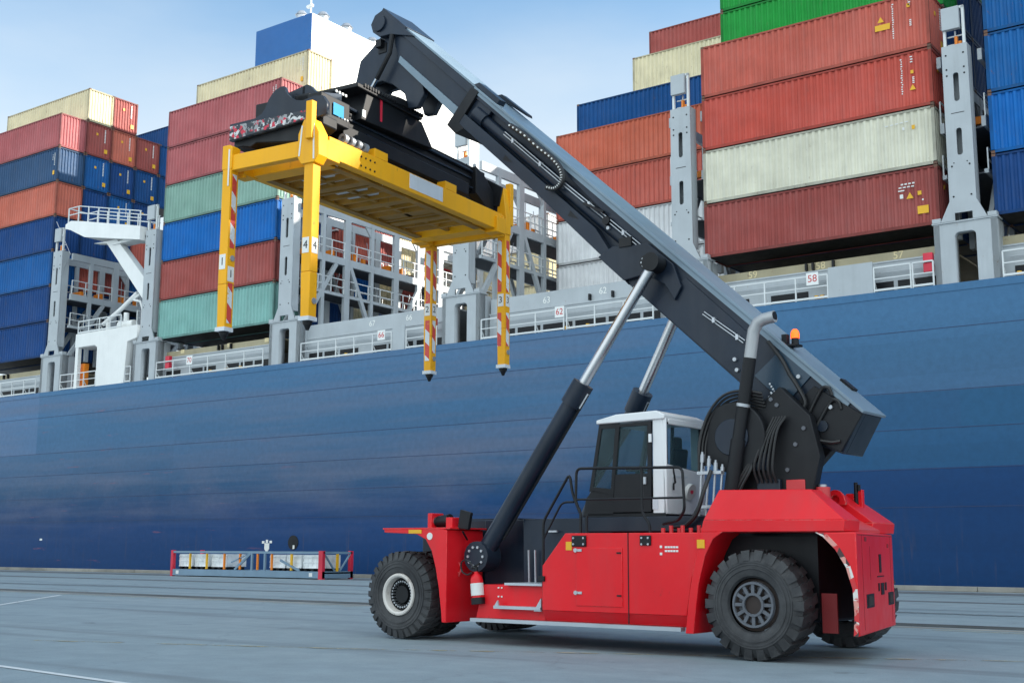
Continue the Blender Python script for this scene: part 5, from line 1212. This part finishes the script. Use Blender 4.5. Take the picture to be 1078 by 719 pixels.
# white edge lines on legs' blocks
def leg(px, qy, num, zbot, tall):
    sx = 1 if px > 0 else -1; sy = 1 if qy > 0 else -1
    m = MB(); a = .112
    # tapered foot
    m.hexa([(px - a * .8, qy - a, zbot), (px + a, qy - a, zbot), (px + a, qy + a, zbot), (px - a * .8, qy + a, zbot), (px - a, qy - a, zbot + .9), (px + a, qy - a, zbot + .9), (px + a, qy + a, zbot + .9), (px - a, qy + a, zbot + .9)])
    m.box(px - a, px + a, qy - a, qy + a, zbot + .9, 9.3)
    o = sk_(m, 'leg', 'yellow', bevel=.015)
    # hinge head
    m = MB(); hexp = [(-.25, 8.98), (-.25, 9.45), (-.12, 9.72), (.08, 9.72), (.25, 9.42), (.26, 8.98), (.16, 8.84), (-.16, 8.84)]
    if num == 4:
        m.prism([(px + x_, z) for x_, z in hexp], 'y', qy - .15, qy + .13)
    else:
        m.prism([(px - .13, 9.05), (px - .13, 9.55), (px - .07, tall - .15), (px + .05, tall - .15), (px + .13, 9.5), (px + .13, 9.05)], 'y', qy - .12, qy + .12)
        m.box(px - .15, px + .15, qy - sy * .26 - .04, qy - sy * .26 + .04, 8.95, 9.45)
    if num != 1: m.box(px + sx * .06 - .075, px + sx * .06 + .075, qy + sy * .16 - .07, qy + sy * .16 + .07, 9.3, tall)
    m.box(px - .18, px + .18, qy - sy * .40 - .2, qy - sy * .40 + .2, 9.0, 9.38)
    sk_(m, 'hinge_head', 'yellow', o, .012)
    m = MB(); ye = qy + sy * (.155 if num == 4 else .125)
    for x0_, z0_, x1_, z1_ in (((-.21, 9.0, -.15, 9.6), (.13, 9.6, .15, 8.9)) if num == 4 else ((.06, 8.7, .06, 9.45),) if sy < 0 else ()): m.bar((px + x0_, ye, z0_), (px + x1_, ye, z1_), .008, .035, up=(1, 0, 0))
    if m.v: sk_(m, 'white_edge_line', 'sticker_white', o)
    # twist lock foot
    m = MB(); m.box(px - a - .012, px + a + .012, qy - a - .012, qy + a + .012, zbot - .03, zbot + .05); sk_(m, 'foot_plate', 'plateworn', o)
    m = MB(); m.cyl((px, qy, zbot - .10), (px, qy, zbot - .03), .085, .10, n=12); m.cyl((px, qy, zbot - .20), (px, qy, zbot - .10), .03, .07, n=12); sk_(m, 'foot_cone', 'dark', o)
    # hazard strip, on the faces that carry them in the photo
    m = MB()
    if num in (1, 4): zz = ((7.45, 8.95), (5.95, 6.75)) if num == 1 else ()
    else: zz = ((7.65, 8.9), (6.35, 7.15))
    for z0_, z1_ in zz:
        m.box(px + a + .001, px + a + .005, qy - a + .05, qy + a - .05, z0_, z1_)
        if num == 2: m.box(px - a + .05, px + a - .05, qy - a - .005, qy - a - .001, z0_ - .2, z1_)
        if num == 3: m.box(px - a + .02, px + a - .10, qy - a - .005, qy - a - .001, z0_, z1_)
    if zz: sk_(m, 'hazard_strip', 'hazleg', o)
    zt = {1: 7.05, 2: 7.42, 3: 7.45, 4: 7.25}[num]
    pl = MB(); pl.box(px - .09, px + .07, qy - a - .006, qy - a - .002, zt - .15 + (.12 if num == 1 else 0), zt + .15 + (.12 if num == 1 else 0)); pl.box(px + a + .002, px + a + .006, qy - .085, qy + .085, zt - .15 - (.12 if num == 1 else 0), zt + .15 - (.12 if num == 1 else 0)); pn = sk_(pl, 'number_plate', 'sticker_white', o)
    text_mesh('numeral', str(num), .22, M['textblack'], pn, (px - .01, qy - a - .008, zt + (.12 if num == 1 else 0)), (math.pi / 2, 0, 0), .002)
    text_mesh('numeral', str(num), .22, M['textblack'], pn, (px + a + .008, qy, zt - (.12 if num == 1 else 0)), (math.pi / 2, 0, math.pi / 2), .002)
    m = MB(); m.cyl((px + a, qy + .02, zt + .2 if num == 1 else zbot + .35), (px + a + .02, qy + .02, zt + .2 if num == 1 else zbot + .35), .06, n=14); sk_(m, 'pin', 'steel', o)
leg(W2, -L2, 4, 5.84, 10.05); leg(-W2, -L2, 1, 5.82, 9.7); leg(-W2, L2, 2, 5.86, 9.8); leg(W2, L2, 3, 5.86, 10.35)
# black telescopic frame on top
m = MB()
for x in (-.5, .5): m.box(x - .19, x + .19, -3.3, 3.5, 9.95, 10.45)
m.box(-.85, .85, -2.4, 2.3, 9.75, 10.05); m.box(.30, .72, -2.6, 3.2, 10.45, 10.56)
bf = sk_(m, 'black_frame', 'dark', bevel=.02)
m = MB(); m.box(.70, .73, -2.6, 3.2, 10.25, 10.29); m.cyl((.74, -2.5, 10.50), (.74, 3.0, 10.42), .035, n=8); m.cyl((.74, -1.5, 10.10), (.74, 2.6, 10.02), .025, n=8); sk_(m, 'frame_pipe', 'black', bf)
m = MB(); m.cyl((.78, -.75, 10.52), (.78, .55, 10.50), .05, n=10); sk_(m, 'cylinder_rod', 'plateworn', bf)
# near-end shield plate with scalloped top
shp = [(-1.21, 9.72), (1.05, 9.84), (1.28, 9.86), (1.27, 10.10), (1.17, 10.24), (.97, 10.27), (.68, 10.23), (.50, 10.27), (.36, 10.36), (.24, 10.48), (.18, 10.62), (.10, 10.62), (-.05, 10.57), (-.13, 10.50), (-.21, 10.40), (-.29, 10.24), (-.37, 10.15), (-.55, 10.08), (-1.21, 10.07)]
plate('end_shield', shp, [], .10, M['black'], bf, lambda a, b, c: (a, -3.46 + c, b))
m = MB(); m.prism([(-.15, 10.1), (0.0, 10.57), (.55, 10.67), (.62, 10.64), (.75, 10.5), (.95, 10.36), (.95, 10.1)], 'y', -3.2, -3.1); sk_(m, 'shield_back', 'black', bf)
plate('shield_band', [(-1.20, 9.73), (1.04, 9.85), (1.04, 10.02), (-.3, 10.02), (-1.20, 10.02)], [], .01, M['peel_black'], bf, lambda a, b, c: (a, -3.474 + c, b))
m = MB(); m.prism([(-1.2, 9.6), (-1.2, 9.8), (1.1, 9.92), (1.1, 9.72), (.6, 9.45), (-.6, 9.62), (-.75, 9.55), (-.95, 9.6)], 'y', -3.34, -2.9); m.box(.4, 1.0, -3.30, -2.4, 9.9, 10.42); m.prism([(-.35, 10.1), (.15, 10.60), (.6, 10.64), (1.0, 10.2)], 'y', -2.7, -2.3); m.box(.42, .52, -3.2, -3.1, 10.2, 10.66); sk_(m, 'end_box', 'dark', bf, .02)
m = MB(); m.cyl((.45, -2.9, 10.52), (.85, -2.5, 10.52), .12, n=12); sk_(m, 'cable_drum', 'rimgrey', bf)
m = MB(); m.box(1.02, 1.03, -2.95, -2.62, 10.05, 10.30); sk_(m, 'lamp_panel', 'screen', bf, .004)
m = MB()
for k in range(4): m.cyl((1.0, -2.85 + .1 * k, 10.56), (1.02, -2.85 + .1 * k, 10.56), .03, n=8); m.cyl((1.0, -2.75 + .09 * k, 10.06), (1.02, -2.75 + .09 * k, 10.06), .02, n=8)
m.box(1.0, 1.02, -2.0, -1.9, 10.3, 10.45)
sk_(m, 'fitting', 'sticker_white', bf)
# far-end shield
m = MB(); m.prism([(-1.2, 9.75), (1.0, 9.75), (1.1, 10.2), (.6, 10.5), (.3, 10.3), (-.1, 10.6), (-.6, 10.5), (-1.2, 10.15)], 'y', 3.4, 3.5); m.prism([(2.6, 10.55), (3.0, 10.4), (3.4, 10.1), (3.9, 10.05), (4.1, 10.35), (4.15, 10.1), (4.1, 9.6), (3.2, 9.6), (2.6, 9.9)], 'x', .6, .85); m.box(.2, .8, 3.4, 4.0, 9.7, 10.2); sk_(m, 'end_shield', 'dark', bf, .015)
# slewing tower and rotator
m = MB(); m.hexa([(-.95, -1.9, 10.3), (.9, -1.9, 10.3), (.92, .70, 10.4), (-.95, .7, 10.4), (-.9, -1.7, 10.95), (.88, -1.7, 10.95), (.88, .30, 10.92), (-.9, .30, 10.92)]); m.box(-.95, .95, -2.1, .22, 10.92, 11.02); tw = sk_(m, 'slewing_tower', 'dark', bf, .02)
m = MB(); m.lathe([(11.0, .0), (11.0, .85), (11.14, .85), (11.14, .7), (11.18, 0)], (.15, -.55, 0), 36, 'z'); sk_(m, 'slewing_ring', 'dark', tw)
m = MB()
for i in range(40):
    x = -.95 + 1.9 * (i // 2) / 20; m.box(x, x + .05, .20, .26, 10.98, 11.05)
for i in range(24): m.box(.92, .98, -1.9 + .09 * i, -1.85 + .09 * i, 10.98, 11.05)
m.build('slewing_tooth', M['dark'], tw)
m = MB(); m.box(.885, .9, -1.25, -1.18, 10.45, 10.92); sk_(m, 'red_marker', 'signred', tw)

# ------------------------------------------------------------------ gear rack on the quay
GX, GY = -60.6, 48.6
rk = empty('gear_platform', (GX, GY, 0)); tag(rk, 'long grey-blue steel gear platform with red corner posts at the quay edge', 'gear rack')
GLn, GWd = 12.6, 2.4
m = MB(); m.box(0, GLn, 0, .18, .06, .42); m.box(0, GLn, GWd - .18, GWd, .06, .42); m.box(0, GLn, .18, GWd - .18, .30, .38)
for x in (0, GLn - .2): m.box(x, x + .2, .18, GWd - .18, .06, .42)
m.box(.15, GLn - .1, 0, .10, 1.36, 1.48); m.box(.15, GLn - .1, GWd - .1, GWd, 1.36, 1.48); m.box(GLn - .12, GLn, .1, GWd - .1, 1.36, 1.48)
m.build('base_frame', M['gearblue'], rk)
for x, y in ((0, 0), (GLn - .3, 0), (0, GWd - .2), (GLn - .2, GWd - .2)):
    m = MB(); m.box(x, x + (.3 if x > 0 and y == 0 else .2), y - .02, y + .2, 0, 1.52); m.build('corner_post', M['signred'], rk, .01)
m = MB()
for x in (5.1, 7.6): pass
m.bar((5.6, .05, .45), (6.9, .05, 1.36), .08, .12); m.bar((5.3, .05, .85), (6.8, .05, 1.36), .06, .06); m.bar((9.3, .05, 1.0), (10.8, .05, .45), .08, .12); m.box(6.95, 7.07, 0, .1, .42, 1.36); m.box(8.0, 8.12, 0, .1, .42, 1.36)
m.bar((GLn - .06, .2, 1.36), (GLn - .06, 1.0, .45), .06, .1, up=(1, 0, 0)); m.bar((GLn - .06, 1.4, .45), (GLn - .06, 2.2, 1.36), .06, .1, up=(1, 0, 0)); m.build('brace', M['gearblue'], rk)
m = MB(); m.box(GLn - .08, GLn + .0, 1.1, 1.25, .42, 1.36)
for x in (1.62, 3.1): m.box(x, x + .10, .02, .12, .45, 1.34)
m.box(10.1, 10.22, .02, .12, .45, 1.34); m.build('yellow_stake', M['sticker_yellow'], rk)
m = MB()
for x in (4.62, 5.95, 7.4 + .0, 8.55): m.box(x, x + .10, .02, .12, .45, 1.34)
m.build('orange_stake', M['orange'], rk)
m = MB(); m.box(.5, .75, -.006, 0, .14, .34); m.box(11.6, 11.85, -.006, 0, .14, .34); m.build('white_plate', M['sticker_white'], rk)
for i, (x, wd, l) in enumerate([(.35, 1.2, 'silver gear bin at the left end of the gear platform'), (1.78, 1.2, 'second silver gear bin from the left on the gear platform'), (3.25, 1.3, 'silver gear bin left of the first orange stake on the gear platform'),
                        (8.15, 1.25, 'silver gear bin just right of the gap in the gear platform'), (8.75 + .75, 1.35 - .3 + .1, 'silver gear bin behind the diagonal brace of the gear platform'), (10.8, 1.35, 'silver gear bin beside the right front red post of the gear platform')]):
    b = empty('gear_bin', (GX + x, GY + .35, .50)); tag(b, l, 'gear bin', 'gear bins on the platform')
    m = MB(); m.box(0, wd, 0, 1.5, .08, .80)
    for k in range(5): m.box(.03 + k * (wd - .1) / 4, .09 + k * (wd - .1) / 4, -.02, 0, .1, .70)
    for z in (.1, .4, .68): m.box(0, wd, -.03, 0, z - .03, z + .03)
    m.build('bin_body', M['binsilver'], b, .008)
    m = MB()
    for k in range(3): m.box(.05 + k * (wd - .3) / 2, .25 + k * (wd - .3) / 2, 0, 1.4, -.08, .08)
    m.build('bin_foot', M['dark'], b)

# ------------------------------------------------------------------ camera, light, sky
f, pitch, yaw, roll = 1300.0, .1669, .6300, .0042
F = Vector((-math.sin(yaw) * math.cos(pitch), math.cos(yaw) * math.cos(pitch), math.sin(pitch)))
R0 = Vector((math.cos(yaw), math.sin(yaw), 0)); U0 = R0.cross(F)
Rv = math.cos(roll) * R0 + math.sin(roll) * U0; Uv = -math.sin(roll) * R0 + math.cos(roll) * U0
cam = bpy.data.cameras.new('camera'); co = bpy.data.objects.new('camera', cam); COL.objects.link(co)
co.matrix_world = Matrix(((Rv.x, Uv.x, -F.x, 0), (Rv.y, Uv.y, -F.y, 0), (Rv.z, Uv.z, -F.z, 1.623), (0, 0, 0, 1)))
cam.sensor_width = 36; cam.lens = f / 1078 * 36; cam.clip_end = 6000; cam.clip_start = .1
scene.camera = co
CLOUD_FILL = 6.6  # bright cloud bank added out of view behind the camera to lift shaded sides
EL, AZ = R(24), R(55)      # low sun to the right, behind the ship
wd = bpy.data.worlds.new('World'); scene.world = wd; wd.use_nodes = True
t = wd.node_tree; bg = t.nodes['Background']
sky = t.nodes.new('ShaderNodeTexSky'); sky.sky_type = 'NISHITA'; sky.sun_disc = False; sky.sun_elevation = EL; sky.sun_rotation = AZ
sky.air_density = 1.0; sky.dust_density = .6; sky.ozone_density = 1.0
tc = t.nodes.new('ShaderNodeTexCoord')
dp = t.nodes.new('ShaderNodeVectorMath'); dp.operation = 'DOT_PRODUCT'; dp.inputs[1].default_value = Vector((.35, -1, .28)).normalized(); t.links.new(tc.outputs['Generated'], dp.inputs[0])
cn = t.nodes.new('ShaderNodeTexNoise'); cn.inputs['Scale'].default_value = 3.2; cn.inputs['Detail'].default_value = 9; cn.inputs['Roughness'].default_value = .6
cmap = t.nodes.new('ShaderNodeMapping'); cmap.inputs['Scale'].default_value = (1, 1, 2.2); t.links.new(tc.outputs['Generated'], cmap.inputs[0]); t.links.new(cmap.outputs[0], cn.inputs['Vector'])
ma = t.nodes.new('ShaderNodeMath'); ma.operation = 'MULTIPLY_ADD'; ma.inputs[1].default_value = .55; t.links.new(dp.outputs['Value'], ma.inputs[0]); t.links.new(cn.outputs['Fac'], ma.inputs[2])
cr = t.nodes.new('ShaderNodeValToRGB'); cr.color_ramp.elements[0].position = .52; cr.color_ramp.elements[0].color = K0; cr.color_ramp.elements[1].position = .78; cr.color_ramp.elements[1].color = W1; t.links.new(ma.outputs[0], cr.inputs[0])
tint = mixc(t, 1.0, sky.outputs[0], (.84, 1.03, 1.06, 1), 'MULTIPLY')
# thin pale haze veil low over the harbour
sx = t.nodes.new('ShaderNodeSeparateXYZ'); t.links.new(tc.outputs['Generated'], sx.inputs[0])
vn = t.nodes.new('ShaderNodeTexNoise'); vn.inputs['Scale'].default_value = 2.2; vn.inputs['Detail'].default_value = 6
vmap = t.nodes.new('ShaderNodeMapping'); vmap.inputs['Scale'].default_value = (1, 1, 3.0); t.links.new(tc.outputs['Generated'], vmap.inputs[0]); t.links.new(vmap.outputs[0], vn.inputs['Vector'])
va = t.nodes.new('ShaderNodeMath'); va.operation = 'MULTIPLY_ADD'; va.inputs[1].default_value = -.16; t.links.new(vn.outputs['Fac'], va.inputs[0]); t.links.new(sx.outputs['Z'], va.inputs[2])
vr = t.nodes.new('ShaderNodeMapRange'); vr.interpolation_type = 'SMOOTHSTEP'; vr.inputs[1].default_value = .20; vr.inputs[2].default_value = .37; vr.inputs[3].default_value = .80; vr.inputs[4].default_value = 0.; t.links.new(va.outputs[0], vr.inputs[0])
tint = mixc(t, vr.outputs[0], tint, (3.7, 3.95, 4.05, 1))
cm_ = mixc(t, cr.outputs[0], tint, (CLOUD_FILL * .86, CLOUD_FILL * .99, CLOUD_FILL * 1.06, 1))
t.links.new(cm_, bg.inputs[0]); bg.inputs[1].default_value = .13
sl = bpy.data.lights.new('sun', 'SUN'); sl.energy = 4.5; sl.angle = R(.53); sl.color = (1, .93, .82)
so = bpy.data.objects.new('sun', sl); COL.objects.link(so)
sd_ = Vector((math.cos(EL) * math.sin(AZ), math.cos(EL) * math.cos(AZ), math.sin(EL)))
so.rotation_euler = sd_.to_track_quat('Z', 'Y').to_euler(); so.location = sd_ * 200
vs = scene.view_settings; vs.view_transform = 'Standard'; vs.look = 'None'; vs.gamma = 1; vs.use_curve_mapping = False; vs.exposure = .95
scene.render.resolution_x = 1024; scene.render.resolution_y = 682
